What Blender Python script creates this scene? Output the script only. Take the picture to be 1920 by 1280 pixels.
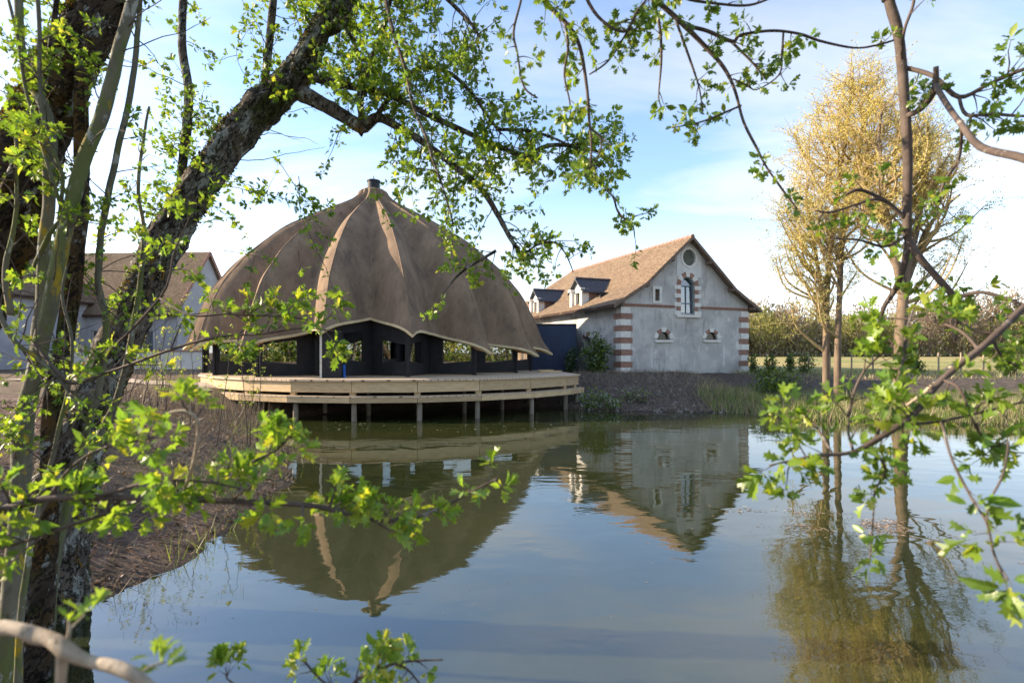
import bpy, bmesh, math, random
import numpy as np
from mathutils import Vector, Matrix, noise as mnoise
from mathutils.geometry import tessellate_polygon

for o in list(bpy.data.objects):
    bpy.data.objects.remove(o)
scene = bpy.context.scene
COL = scene.collection
R = math.radians

# ------------------------------------------------------------------ camera
F, CX, HY, HC = 980.0, 960.0, 660.0, 2.7       # focal length, centre and horizon in photo pixels; eye height over the water
cam_d = bpy.data.cameras.new('camera')
cam = bpy.data.objects.new('camera', cam_d)
COL.objects.link(cam)
cam.location = (0, 0, HC)
cam.rotation_euler = (R(90), 0, 0)
cam_d.sensor_width = 36
cam_d.lens = F / 1920 * 36
cam_d.shift_y = (HY - 640) / 1920
cam_d.clip_start = 0.05
cam_d.clip_end = 4000
cam_d.dof.use_dof = True
cam_d.dof.focus_distance = 24
cam_d.dof.aperture_fstop = 2.5
scene.camera = cam

# ------------------------------------------------------------------ sky and sun
SUN_AZ, SUN_EL = -83.0, 22.0                   # clockwise from +Y
world = bpy.data.worlds.new('World')
scene.world = world
world.use_nodes = True
nt = world.node_tree
nt.nodes.clear()
wo = nt.nodes.new('ShaderNodeOutputWorld')
bg = nt.nodes.new('ShaderNodeBackground')
sky = nt.nodes.new('ShaderNodeTexSky')
sky.sky_type = 'NISHITA'
sky.sun_disc = False
sky.sun_elevation = R(SUN_EL)
sky.sun_rotation = R(SUN_AZ)
sky.altitude = 100
sky.air_density = 1.0
sky.dust_density = 0.8
sky.ozone_density = 3.0
tc = nt.nodes.new('ShaderNodeTexCoord')
sep = nt.nodes.new('ShaderNodeSeparateXYZ')
nt.links.new(tc.outputs['Generated'], sep.inputs[0])
def wmath(op, a, b=None, clamp=False):
    n = nt.nodes.new('ShaderNodeMath'); n.operation = op; n.use_clamp = clamp
    for i, v in enumerate((a, b)):
        if v is None: continue
        if isinstance(v, (int, float)): n.inputs[i].default_value = v
        else: nt.links.new(v, n.inputs[i])
    return n.outputs[0]
# a flat layer of thin cloud: direction projected on a plane overhead
den = wmath('ADD', wmath('MAXIMUM', sep.outputs[2], 0.0), 0.14)
px = wmath('DIVIDE', sep.outputs[0], den)
py = wmath('DIVIDE', sep.outputs[1], den)
comb = nt.nodes.new('ShaderNodeCombineXYZ')
nt.links.new(px, comb.inputs[0]); nt.links.new(py, comb.inputs[1])
mp = nt.nodes.new('ShaderNodeMapping'); mp.inputs['Scale'].default_value = (0.55, 1.0, 1)
mp.inputs['Rotation'].default_value = (0, 0, R(25)); mp.inputs['Location'].default_value = (1.3, 0.4, 0)
nt.links.new(comb.outputs[0], mp.inputs[0])
cn = nt.nodes.new('ShaderNodeTexNoise'); cn.inputs['Scale'].default_value = 1.25
cn.inputs['Detail'].default_value = 7; cn.inputs['Roughness'].default_value = 0.55; cn.inputs['Distortion'].default_value = 0.5
nt.links.new(mp.outputs[0], cn.inputs['Vector'])
cr = nt.nodes.new('ShaderNodeMapRange'); cr.interpolation_type = 'SMOOTHSTEP'
cr.inputs[1].default_value = 0.37; cr.inputs[2].default_value = 0.66
nt.links.new(cn.outputs['Fac'], cr.inputs[0])
# haze towards the horizon
hz = nt.nodes.new('ShaderNodeMapRange'); hz.interpolation_type = 'SMOOTHSTEP'
hz.inputs[1].default_value = 0.36; hz.inputs[2].default_value = 0.04
nt.links.new(sep.outputs[2], hz.inputs[0])
cf = wmath('MULTIPLY', cr.outputs[0], 0.66)
cf = wmath('MAXIMUM', wmath('MAXIMUM', cf, 0.08), wmath('MULTIPLY', hz.outputs[0], 0.72))
mix = nt.nodes.new('ShaderNodeMix'); mix.data_type = 'RGBA'
nt.links.new(cf, mix.inputs[0])
nt.links.new(sky.outputs[0], mix.inputs[6])
bw = nt.nodes.new('ShaderNodeRGBToBW'); nt.links.new(sky.outputs[0], bw.inputs[0])
lum = wmath('MULTIPLY_ADD', bw.outputs[0], 0.75)   # cloud and haze take their brightness from the sky behind them
nt.nodes[-1].inputs[2].default_value = 1.55
cc = nt.nodes.new('ShaderNodeMix'); cc.data_type = 'RGBA'; cc.blend_type = 'MULTIPLY'; cc.inputs[0].default_value = 1
nt.links.new(lum, cc.inputs[6]); cc.inputs[7].default_value = (0.97, 1.0, 1.05, 1)
nt.links.new(cc.outputs[2], mix.inputs[7])
nt.links.new(mix.outputs[2], bg.inputs[0])
bg.inputs[1].default_value = 0.10
nt.links.new(bg.outputs[0], wo.inputs[0])

sd = bpy.data.lights.new('sun', 'SUN')
sd.energy = 3.5
sd.angle = R(0.6)
sd.color = (1.0, 0.80, 0.58)
sun = bpy.data.objects.new('sun', sd)
COL.objects.link(sun)
to_sun = Vector((math.sin(R(SUN_AZ)) * math.cos(R(SUN_EL)), math.cos(R(SUN_AZ)) * math.cos(R(SUN_EL)), math.sin(R(SUN_EL))))
sun.rotation_euler = to_sun.to_track_quat('Z', 'Y').to_euler()
sun.location = to_sun * 60
vs = scene.view_settings
vs.view_transform = 'Standard'; vs.look = 'None'; vs.gamma = 1.0; vs.exposure = 2.0
vs.use_curve_mapping = False
scene.cycles.use_denoising = True
scene.cycles.max_bounces = 10
scene.cycles.transparent_max_bounces = 16
scene.cycles.sample_clamp_indirect = 6

# ------------------------------------------------------------------ helpers
ORIGIN = {}

def P(x, y, Y):
    """Photo pixel (x, y) at depth Y in metres to a point of the place."""
    return Vector(((x - CX) / F * Y, Y, HC + (HY - y) / F * Y))

def tag(o, label=None, category=None, group=None, kind=None):
    for k, v in (('label', label), ('category', category), ('group', group), ('kind', kind)):
        if v: o[k] = v
    return o

def thing(name, loc, label, category, group=None):
    o = bpy.data.objects.new(name, None)
    o.empty_display_size = 0.2
    COL.objects.link(o)
    o.location = loc
    ORIGIN[o.name] = Vector(loc)
    return tag(o, label, category, group)

def link(name, me, parent=None, mats=(), smooth=False):
    o = bpy.data.objects.new(name, me)
    COL.objects.link(o)
    for m in mats: me.materials.append(m)
    if smooth:
        me.polygons.foreach_set('use_smooth', [True] * len(me.polygons))
    if parent is not None:
        o.parent = parent
        ORIGIN[o.name] = ORIGIN.get(parent.name, Vector((0, 0, 0)))
        root = parent
    return o

class MB:
    """Collects faces in world coordinates; build() makes one mesh object of them."""
    def __init__(s):
        s.v, s.f, s.m, s.uv = [], [], [], {}
    def add(s, verts, faces, mi=0):
        n = len(s.v)
        s.v += [Vector(p) for p in verts]
        s.f += [tuple(i + n for i in f) for f in faces]
        s.m += [mi] * len(faces)
        return s
    def box(s, c, size, ax=None, mi=0):
        c = Vector(c); hx, hy, hz = (d / 2 for d in size)
        X, Yv, Z = ax if ax else (Vector((1, 0, 0)), Vector((0, 1, 0)), Vector((0, 0, 1)))
        vs = [c + X * a * hx + Yv * b * hy + Z * d * hz for d in (-1, 1) for b in (-1, 1) for a in (-1, 1)]
        return s.add(vs, [(0, 2, 3, 1), (4, 5, 7, 6), (0, 1, 5, 4), (2, 6, 7, 3), (0, 4, 6, 2), (1, 3, 7, 5)], mi)
    def bar(s, a, b, w, h, up=Vector((0, 0, 1)), mi=0):
        a, b = Vector(a), Vector(b)
        X = (b - a).normalized(); Yv = up.cross(X).normalized(); Z = X.cross(Yv)
        return s.box((a + b) / 2, ((b - a).length, w, h), (X, Yv, Z), mi)
    def tube(s, pts, rad, n=6, cap=True, mi=0, rough=0.0, seed=0):
        k = len(pts)
        t = (pts[1] - pts[0]).normalized()
        u = t.orthogonal().normalized()
        base = len(s.v)
        for i, p in enumerate(pts):
            if i == 0: t2 = (pts[1] - pts[0])
            elif i == k - 1: t2 = pts[-1] - pts[-2]
            else: t2 = pts[i + 1] - pts[i - 1]
            t2 = t2.normalized() if t2.length > 1e-9 else t
            u = (u - t2 * u.dot(t2))
            u = u.normalized() if u.length > 1e-6 else t2.orthogonal().normalized()
            w = t2.cross(u)
            t = t2
            for j in range(n):
                a = 2 * math.pi * j / n
                d = u * math.cos(a) + w * math.sin(a)
                r = rad[i]
                if rough:
                    q = p + d * r
                    r *= 1 + rough * (mnoise.noise(q * 4 + Vector((seed, 0, 0))) + 0.7 * mnoise.noise(q * 13 + Vector((seed, 5, 0))) + 0.45 * mnoise.noise(q * 34))
                s.v.append(p + d * r)
        for i in range(k - 1):
            for j in range(n):
                a = base + i * n + j; b = base + i * n + (j + 1) % n
                s.f.append((a, b, b + n, a + n)); s.m.append(mi)
        if cap:
            s.f.append(tuple(base + j for j in range(n - 1, -1, -1))); s.m.append(mi)
            s.f.append(tuple(base + (k - 1) * n + j for j in range(n))); s.m.append(mi)
        return s
    def build(s, name, mats, parent=None, smooth=False, uv=None):
        o0 = ORIGIN.get(parent.name, Vector((0, 0, 0))) if parent is not None else Vector((0, 0, 0))
        me = bpy.data.meshes.new(name)
        me.from_pydata([tuple(p - o0) for p in s.v], [], s.f)
        mats = mats if isinstance(mats, (list, tuple)) else [mats]
        if len(mats) > 1: me.polygons.foreach_set('material_index', s.m)
        if uv:
            l = me.uv_layers.new(name='UVMap')
            for lp in me.loops:
                l.data[lp.index].uv = uv(s.v[lp.vertex_index])
        me.update()
        return link(name, me, parent, mats, smooth)

def np_mesh(name, V, T, mats, parent=None, mi=None, kind=None, smooth=False):
    """Big triangle or quad meshes from numpy arrays."""
    o0 = ORIGIN.get(parent.name, Vector((0, 0, 0))) if parent is not None else Vector((0, 0, 0))
    V = np.asarray(V, dtype=np.float32) - np.array(o0, dtype=np.float32)
    T = np.asarray(T, dtype=np.int32)
    me = bpy.data.meshes.new(name)
    me.vertices.add(len(V)); me.vertices.foreach_set('co', V.ravel())
    me.loops.add(T.size); me.loops.foreach_set('vertex_index', T.ravel())
    k = T.shape[1]
    me.polygons.add(len(T))
    me.polygons.foreach_set('loop_start', np.arange(0, T.size, k, dtype=np.int32))
    me.polygons.foreach_set('loop_total', np.full(len(T), k, dtype=np.int32))
    mats = mats if isinstance(mats, (list, tuple)) else [mats]
    if mi is not None: me.polygons.foreach_set('material_index', np.asarray(mi, dtype=np.int32))
    me.update(calc_edges=True)
    o = link(name, me, parent, mats, smooth)
    if kind: o['kind'] = kind
    return o

def spline(pts, k=5):
    """Catmull-Rom through tuples of any length."""
    P_ = [np.array(p, dtype=float) for p in pts]
    if len(P_) == 2: P_ = [P_[0], (P_[0] + P_[1]) / 2, P_[1]]
    out = []
    n = len(P_)
    for i in range(n - 1):
        p0 = P_[max(i - 1, 0)]; p1 = P_[i]; p2 = P_[i + 1]; p3 = P_[min(i + 2, n - 1)]
        for j in range(k):
            t = j / k
            out.append(0.5 * ((2 * p1) + (-p0 + p2) * t + (2 * p0 - 5 * p1 + 4 * p2 - p3) * t * t + (-p0 + 3 * p1 - 3 * p2 + p3) * t ** 3))
    out.append(P_[-1])
    return out

def wall_mesh(mb, outline, holes, to3, depth, mi=0, back=True):
    """A wall with openings. outline and holes are 2D loops, to3(x, y, d) gives the place; d runs inwards."""
    loops = [outline] + holes
    flat = [p for l in loops for p in l]
    tris = tessellate_polygon([[Vector((p[0], p[1], 0)) for p in l] for l in loops])
    n = len(flat)
    vs = [to3(p[0], p[1], 0) for p in flat] + [to3(p[0], p[1], depth) for p in flat]
    fs = []
    c = to3(0, 0, 1) - to3(0, 0, 0)
    for t in tris:
        a, b, d = (vs[i] for i in t)
        nn = (b - a).cross(d - a)
        t = tuple(t)
        if nn.dot(c) > 0: t = (t[0], t[2], t[1])
        fs.append(t)
        if back: fs.append((t[0] + n, t[2] + n, t[1] + n))
    k = 0
    for l in loops:
        m = len(l)
        for i in range(m):
            a, b = k + i, k + (i + 1) % m
            fs.append((a, b, b + n, a + n))
        k += m
    mb.add(vs, fs, mi)

# ------------------------------------------------------------------ materials
def new_mat(name):
    m = bpy.data.materials.new(name)
    m.use_nodes = True
    t = m.node_tree
    t.nodes.clear()
    out = t.nodes.new('ShaderNodeOutputMaterial')
    return m, t, out

def rgba(c): return (c[0], c[1], c[2], 1)

def N(t, kind, **kw):
    n = t.nodes.new(kind)
    for k, v in kw.items():
        if k.startswith('i_'): n.inputs[k[2:].replace('_', ' ')].default_value = v
        else: setattr(n, k, v)
    return n

def tex_noise(t, vec, scale, detail=5, rough=0.6, dist=0.0):
    n = t.nodes.new('ShaderNodeTexNoise')
    n.inputs['Scale'].default_value = scale; n.inputs['Detail'].default_value = detail
    n.inputs['Roughness'].default_value = rough; n.inputs['Distortion'].default_value = dist
    t.links.new(vec, n.inputs['Vector'])
    return n.outputs['Fac']

def ramp01(t, fac, lo, hi):
    n = t.nodes.new('ShaderNodeMapRange'); n.interpolation_type = 'SMOOTHSTEP'
    n.inputs[1].default_value = lo; n.inputs[2].default_value = hi
    t.links.new(fac, n.inputs[0])
    return n.outputs[0]

def mixc(t, fac, a, b, mode='MIX'):
    n = t.nodes.new('ShaderNodeMix'); n.data_type = 'RGBA'; n.blend_type = mode
    for sock, v in ((n.inputs[0], fac), (n.inputs[6], a), (n.inputs[7], b)):
        if isinstance(v, tuple): sock.default_value = rgba(v)
        elif isinstance(v, (int, float)): sock.default_value = v
        else: t.links.new(v, sock)
    return n.outputs[2]

def mat(name, c1, c2, scale=4.0, rough=0.85, bump=0.3, bscale=None, bdist=0.02, stretch=(1, 1, 1), rot=(0, 0, 0), patches=(), spec=0.3, lo=0.3, hi=0.7, metallic=0.0, coords='Object', extra=None, lean=None):
    """Two colours mixed by noise, more colours laid over it in patches (colour, scale, lo, hi), relief by finer noise."""
    m, t, out = new_mat(name)
    b = t.nodes.new('ShaderNodeBsdfPrincipled')
    t.links.new(b.outputs[0], out.inputs[0])
    tc = t.nodes.new('ShaderNodeTexCoord')
    mp = t.nodes.new('ShaderNodeMapping')
    mp.inputs['Scale'].default_value = stretch; mp.inputs['Rotation'].default_value = rot
    if lean is not None:                        # grain along a leaning trunk
        mp.vector_type = 'TEXTURE'; mp.inputs['Rotation'].default_value = (0, lean, 0); mp.inputs['Scale'].default_value = (1, 1, 2.6)
    t.links.new(tc.outputs[coords], mp.inputs[0])
    v = mp.outputs[0]
    col = mixc(t, ramp01(t, tex_noise(t, v, scale), lo, hi), c1, c2)
    for i, (c, s, l, h) in enumerate(patches):
        mp2 = t.nodes.new('ShaderNodeMapping'); mp2.inputs['Location'].default_value = (7.3 * (i + 1), 3.1, 1.7 * i)
        t.links.new(v, mp2.inputs[0])
        col = mixc(t, ramp01(t, tex_noise(t, mp2.outputs[0], s, 6, 0.65, 0.3), l, h), col, c)
    if extra: col = extra(t, tc, v, col)
    t.links.new(col, b.inputs['Base Color'])
    b.inputs['Roughness'].default_value = rough
    b.inputs['Specular IOR Level'].default_value = spec
    b.inputs['Metallic'].default_value = metallic
    if bump:
        bn = t.nodes.new('ShaderNodeBump'); bn.inputs['Strength'].default_value = bump; bn.inputs['Distance'].default_value = bdist
        t.links.new(tex_noise(t, v, bscale or scale * 5, 6, 0.7), bn.inputs['Height'])
        t.links.new(bn.outputs[0], b.inputs['Normal'])
    return m

def leaf_mat(name, ca, cb, cc=None, trans=0.45, gloss=0.03):
    """Thin leaf: light passes through; each leaf its own tint."""
    m, t, out = new_mat(name)
    g = t.nodes.new('ShaderNodeNewGeometry'); oi = t.nodes.new('ShaderNodeObjectInfo')
    s = N(t, 'ShaderNodeMath', operation='ADD'); t.links.new(g.outputs['Random Per Island'], s.inputs[0]); t.links.new(oi.outputs['Random'], s.inputs[1])
    fr = N(t, 'ShaderNodeMath', operation='FRACT'); t.links.new(s.outputs[0], fr.inputs[0])
    col = mixc(t, fr.outputs[0], ca, cb)
    if cc: col = mixc(t, ramp01(t, fr.outputs[0], 0.8, 1.0), col, cc)
    d = t.nodes.new('ShaderNodeBsdfDiffuse'); tr = t.nodes.new('ShaderNodeBsdfTranslucent'); gl = t.nodes.new('ShaderNodeBsdfGlossy')
    gl.inputs['Roughness'].default_value = 0.35
    t.links.new(col, d.inputs[0]); t.links.new(mixc(t, 1.0, col, (1.25, 1.15, 0.55), 'MULTIPLY'), tr.inputs[0])
    a = t.nodes.new('ShaderNodeMixShader'); a.inputs[0].default_value = trans
    t.links.new(d.outputs[0], a.inputs[1]); t.links.new(tr.outputs[0], a.inputs[2])
    b = t.nodes.new('ShaderNodeMixShader'); b.inputs[0].default_value = gloss
    t.links.new(a.outputs[0], b.inputs[1]); t.links.new(gl.outputs[0], b.inputs[2])
    t.links.new(b.outputs[0], out.inputs[0])
    return m

def fissures(t, tc, v, col):
    n = tex_noise(t, v, 11, 5, 0.6, 0.4)
    a = N(t, 'ShaderNodeMath', operation='SUBTRACT'); t.links.new(n, a.inputs[0]); a.inputs[1].default_value = 0.5
    b = N(t, 'ShaderNodeMath', operation='ABSOLUTE'); t.links.new(a.outputs[0], b.inputs[0])
    return mixc(t, ramp01(t, b.outputs[0], 0.045, 0.0), col, (0.012, 0.010, 0.008))
def board_tint(t, tc, v, col):
    oi = t.nodes.new('ShaderNodeObjectInfo')
    g = mixc(t, oi.outputs['Random'], (0.72, 0.70, 0.68), (1.08, 1.05, 1.0))
    return mixc(t, 1.0, col, g, 'MULTIPLY')
def damp(t, tc, v, col):
    mp = t.nodes.new('ShaderNodeMapping'); mp.inputs['Scale'].default_value = (1, 1, 0.16)
    t.links.new(tc.outputs['Object'], mp.inputs[0])
    col = mixc(t, ramp01(t, tex_noise(t, mp.outputs[0], 2.6, 6, 0.7), 0.52, 0.72), col, (0.27, 0.265, 0.255))
    return mixc(t, ramp01(t, tex_noise(t, mp.outputs[0], 3.4, 6, 0.7, 0.4), 0.60, 0.72), col, (0.66, 0.66, 0.64))
def thatch_streaks(t, tc, v, col):
    mp = t.nodes.new('ShaderNodeMapping'); mp.inputs['Scale'].default_value = (9, 9, 0.5)
    t.links.new(tc.outputs['Object'], mp.inputs[0])
    col = mixc(t, ramp01(t, tex_noise(t, mp.outputs[0], 1.0, 5, 0.7), 0.54, 0.76), col, (0.085, 0.066, 0.052))
    return mixc(t, ramp01(t, tex_noise(t, mp.outputs[0], 1.7, 5, 0.7), 0.58, 0.78), col, (0.29, 0.215, 0.15))
M = {}
M['thatch'] = mat('thatch', (0.155, 0.110, 0.076), (0.245, 0.175, 0.118), 1.1, 0.95, 0.55, 26, 0.03, (1, 1, 0.35), spec=0.1,
                  extra=thatch_streaks, patches=(((0.105, 0.080, 0.062), 1.3, 0.50, 0.75), ((0.30, 0.225, 0.15), 6.0, 0.58, 0.8)))
M['thatch_ridge'] = mat('thatch_ridge', (0.15, 0.11, 0.08), (0.22, 0.16, 0.11), 3, 0.95, 0.5, 30, 0.02, spec=0.1)
M['charcoal'] = mat('charcoal_board', (0.013, 0.013, 0.015), (0.022, 0.021, 0.023), 3, 0.65, 0.1, 20, 0.005, spec=0.25)
M['frame'] = mat('black_frame', (0.010, 0.010, 0.011), (0.016, 0.016, 0.017), 5, 0.4, 0, spec=0.4)
M['pale_jamb'] = mat('pale_jamb', (0.45, 0.42, 0.36), (0.55, 0.52, 0.46), 5, 0.7, 0.1)
M['zinc'] = mat('zinc', (0.014, 0.018, 0.026), (0.024, 0.03, 0.04), 6, 0.65, 0.1, spec=0.25)
def plank_lines(t, tc, v, col):
    w = N(t, 'ShaderNodeTexWave', wave_type='BANDS', bands_direction='Y')
    w.inputs['Scale'].default_value = 3.4
    t.links.new(tc.outputs['Object'], w.inputs['Vector'])
    return mixc(t, ramp01(t, w.outputs['Fac'], 0.10, 0.0), col, (0.12, 0.09, 0.06))
M['deck_top'] = mat('deck_boards', (0.43, 0.33, 0.22), (0.55, 0.43, 0.30), 2.0, 0.6, 0.2, 30, 0.004, (1, 4, 1), extra=plank_lines, spec=0.4)
M['larch'] = mat('larch', (0.42, 0.31, 0.175), (0.56, 0.43, 0.26), 2.5, 0.7, 0.25, 30, 0.004, (1.2, 1.2, 9), extra=board_tint, patches=(((0.30, 0.20, 0.10), 3.5, 0.62, 0.75),), spec=0.3)
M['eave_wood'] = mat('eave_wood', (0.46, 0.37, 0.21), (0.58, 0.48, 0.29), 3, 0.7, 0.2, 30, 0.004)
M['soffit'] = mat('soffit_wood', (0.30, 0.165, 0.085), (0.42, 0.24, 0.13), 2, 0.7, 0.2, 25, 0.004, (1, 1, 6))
M['pile'] = mat('deck_pile', (0.17, 0.14, 0.11), (0.27, 0.23, 0.18), 3, 0.85, 0.4, 25, 0.01, (1, 1, 0.3))
M['inner'] = mat('inner_wood', (0.30, 0.20, 0.11), (0.38, 0.26, 0.15), 2, 0.7, 0.1)
M['plaster'] = mat('old_plaster', (0.40, 0.40, 0.385), (0.53, 0.525, 0.50), 0.9, 0.95, 0.35, 14, 0.02, spec=0.15, lo=0.35, hi=0.68,
                   extra=damp, patches=(((0.28, 0.28, 0.27), 0.5, 0.50, 0.70), ((0.62, 0.62, 0.60), 1.7, 0.60, 0.70), ((0.34, 0.31, 0.27), 5.5, 0.64, 0.76)))
M['plaster_new'] = mat('fresh_plaster', (0.55, 0.55, 0.53), (0.62, 0.62, 0.60), 2.5, 0.9, 0.2, 14, 0.01, patches=(((0.45, 0.45, 0.44), 3, 0.6, 0.75),))
M['limestone'] = mat('limestone', (0.60, 0.59, 0.55), (0.72, 0.71, 0.66), 5, 0.9, 0.3, 20, 0.01, patches=(((0.45, 0.43, 0.38), 6, 0.62, 0.78),))
M['red_brick'] = mat('red_brick', (0.235, 0.13, 0.098), (0.33, 0.195, 0.15), 7, 0.92, 0.4, 22, 0.012, patches=(((0.42, 0.33, 0.28), 8, 0.62, 0.78),))
M['old_timber'] = mat('old_timber', (0.12, 0.085, 0.065), (0.20, 0.15, 0.11), 4, 0.85, 0.3, 20, 0.01)
M['slate'] = mat('slate', (0.035, 0.036, 0.045), (0.075, 0.075, 0.088), 7, 0.6, 0.4, 30, 0.01, spec=0.4)
M['navy'] = mat('navy_sheet', (0.012, 0.028, 0.075), (0.018, 0.037, 0.09), 1.5, 0.5, 0.05, spec=0.4)
M['ocul'] = mat('oculus_board', (0.095, 0.105, 0.085), (0.13, 0.14, 0.115), 3, 0.8, 0.2)
M['bluewin'] = mat('blue_paint', (0.10, 0.16, 0.20), (0.13, 0.19, 0.23), 5, 0.6, 0.1)
M['blue_strip'] = mat('blue_plastic', (0.01, 0.10, 0.45), (0.015, 0.13, 0.55), 5, 0.4, 0.0, spec=0.5)
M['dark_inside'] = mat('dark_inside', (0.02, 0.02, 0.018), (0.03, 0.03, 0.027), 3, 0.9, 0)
M['wire'] = mat('wire', (0.2, 0.2, 0.2), (0.25, 0.25, 0.25), 3, 0.5, 0, metallic=0.6)
M['post_wood'] = mat('post_wood', (0.24, 0.19, 0.13), (0.36, 0.29, 0.21), 4, 0.9, 0.3)
M['stone'] = mat('bank_stone', (0.09, 0.082, 0.072), (0.22, 0.20, 0.18), 8, 0.9, 0.4)
M['bark_old'] = mat('mossy_bark', (0.085, 0.070, 0.058), (0.18, 0.15, 0.12), 6, 0.95, 1.0, 13, 0.08, spec=0.15, lean=R(27), extra=fissures,
                    patches=(((0.050, 0.062, 0.016), 3.1, 0.50, 0.66), ((0.30, 0.315, 0.29), 6.0, 0.52, 0.62), ((0.44, 0.46, 0.42), 13, 0.57, 0.66), ((0.26, 0.15, 0.015), 11.0, 0.62, 0.67), ((0.018, 0.014, 0.012), 17, 0.53, 0.64)))
M['bark_moss'] = mat('mossy_dark_bark', (0.042, 0.032, 0.025), (0.10, 0.078, 0.058), 6, 0.95, 1.0, 13, 0.08, spec=0.12, lean=R(38), extra=fissures,
                     patches=(((0.095, 0.055, 0.016), 2.2, 0.46, 0.62), ((0.30, 0.31, 0.29), 8, 0.57, 0.62), ((0.045, 0.06, 0.014), 3.7, 0.57, 0.68), ((0.018, 0.014, 0.012), 14, 0.52, 0.66)))
M['bark_smooth'] = mat('smooth_bark', (0.10, 0.095, 0.068), (0.17, 0.16, 0.115), 7, 0.9, 0.8, 30, 0.02, (1, 1, 0.4), spec=0.2,
                       patches=(((0.12, 0.14, 0.05), 4.0, 0.48, 0.62), ((0.33, 0.24, 0.02), 5.5, 0.59, 0.66), ((0.30, 0.31, 0.27), 14, 0.58, 0.64), ((0.06, 0.05, 0.04), 8, 0.60, 0.75)))
M['bark_twig'] = mat('twig_bark', (0.060, 0.045, 0.038), (0.11, 0.085, 0.070), 9, 0.85, 0.4, 50, 0.006, spec=0.25, patches=(((0.22, 0.21, 0.19), 11, 0.62, 0.72),))
M['bark_pale'] = mat('pale_twig', (0.25, 0.20, 0.14), (0.42, 0.35, 0.26), 22, 0.8, 0.8, 60, 0.006, spec=0.25, patches=(((0.12, 0.09, 0.06), 26, 0.58, 0.68), ((0.50, 0.46, 0.38), 17, 0.58, 0.68)))
M['bark_poplar'] = mat('warm_bark', (0.115, 0.085, 0.06), (0.19, 0.14, 0.095), 3, 0.9, 0.5, 14, 0.03, (1, 1, 0.35), patches=(((0.10, 0.075, 0.06), 4, 0.55, 0.7),))
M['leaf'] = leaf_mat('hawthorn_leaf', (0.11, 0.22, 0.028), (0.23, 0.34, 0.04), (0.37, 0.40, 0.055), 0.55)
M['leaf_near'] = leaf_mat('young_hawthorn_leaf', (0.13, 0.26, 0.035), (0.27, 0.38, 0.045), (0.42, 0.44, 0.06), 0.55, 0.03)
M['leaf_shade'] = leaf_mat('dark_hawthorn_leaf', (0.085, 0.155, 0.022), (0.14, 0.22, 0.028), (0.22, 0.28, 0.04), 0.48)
M['leaf_gold'] = leaf_mat('golden_leaf', (0.52, 0.46, 0.17), (0.66, 0.57, 0.23), (0.50, 0.52, 0.20), 0.5, 0.0)
M['leaf_olive'] = leaf_mat('olive_leaf', (0.34, 0.35, 0.13), (0.46, 0.44, 0.17), None, 0.45, 0.0)
M['leaf_laurel'] = leaf_mat('laurel_leaf', (0.022, 0.05, 0.014), (0.045, 0.085, 0.022), (0.075, 0.12, 0.03), 0.2, 0.08)
M['leaf_grey'] = leaf_mat('grey_leaf', (0.16, 0.20, 0.15), (0.28, 0.32, 0.26), (0.45, 0.48, 0.44), 0.25)
M['grass'] = leaf_mat('grass_blade', (0.12, 0.19, 0.05), (0.22, 0.27, 0.085), (0.44, 0.39, 0.21), 0.4)
M['dry'] = leaf_mat('dry_stalk', (0.24, 0.19, 0.125), (0.40, 0.33, 0.23), (0.14, 0.11, 0.08), 0.15)
M['dry_dark'] = leaf_mat('dark_dry_stalk', (0.085, 0.070, 0.058), (0.16, 0.13, 0.105), (0.24, 0.20, 0.15), 0.1)
M['litter'] = leaf_mat('dead_leaf', (0.10, 0.062, 0.042), (0.185, 0.12, 0.085), (0.27, 0.19, 0.14), 0.1)
M['forest_brown'] = leaf_mat('bare_wood', (0.20, 0.165, 0.125), (0.30, 0.245, 0.185), (0.17, 0.16, 0.10), 0.25, 0)
M['forest_green'] = leaf_mat('spring_wood', (0.20, 0.21, 0.085), (0.30, 0.29, 0.115), None, 0.3, 0)
M['forest_trunk'] = mat('forest_trunk', (0.11, 0.085, 0.065), (0.17, 0.135, 0.105), 0.3, 0.9, 0)
M['petal'] = leaf_mat('petal', (0.30, 0.32, 0.24), (0.5, 0.5, 0.42), None, 0.2)

# glass: clear, mirror-like towards grazing
m, t, out = new_mat('window_glass')
gl = t.nodes.new('ShaderNodeBsdfGlossy'); gl.inputs['Roughness'].default_value = 0.01; gl.inputs[0].default_value = (0.92, 0.95, 0.95, 1)
tp = t.nodes.new('ShaderNodeBsdfTransparent'); tp.inputs[0].default_value = (0.42, 0.50, 0.45, 1)
lw = t.nodes.new('ShaderNodeFresnel'); lw.inputs[0].default_value = 1.9
ms = t.nodes.new('ShaderNodeMixShader')
mx = N(t, 'ShaderNodeMath', operation='ADD'); mx.inputs[1].default_value = 0.30; mx.use_clamp = True
t.links.new(lw.outputs[0], mx.inputs[0]); t.links.new(mx.outputs[0], ms.inputs[0])
t.links.new(tp.outputs[0], ms.inputs[1]); t.links.new(gl.outputs[0], ms.inputs[2]); t.links.new(ms.outputs[0], out.inputs[0])
M['glass'] = m

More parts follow.
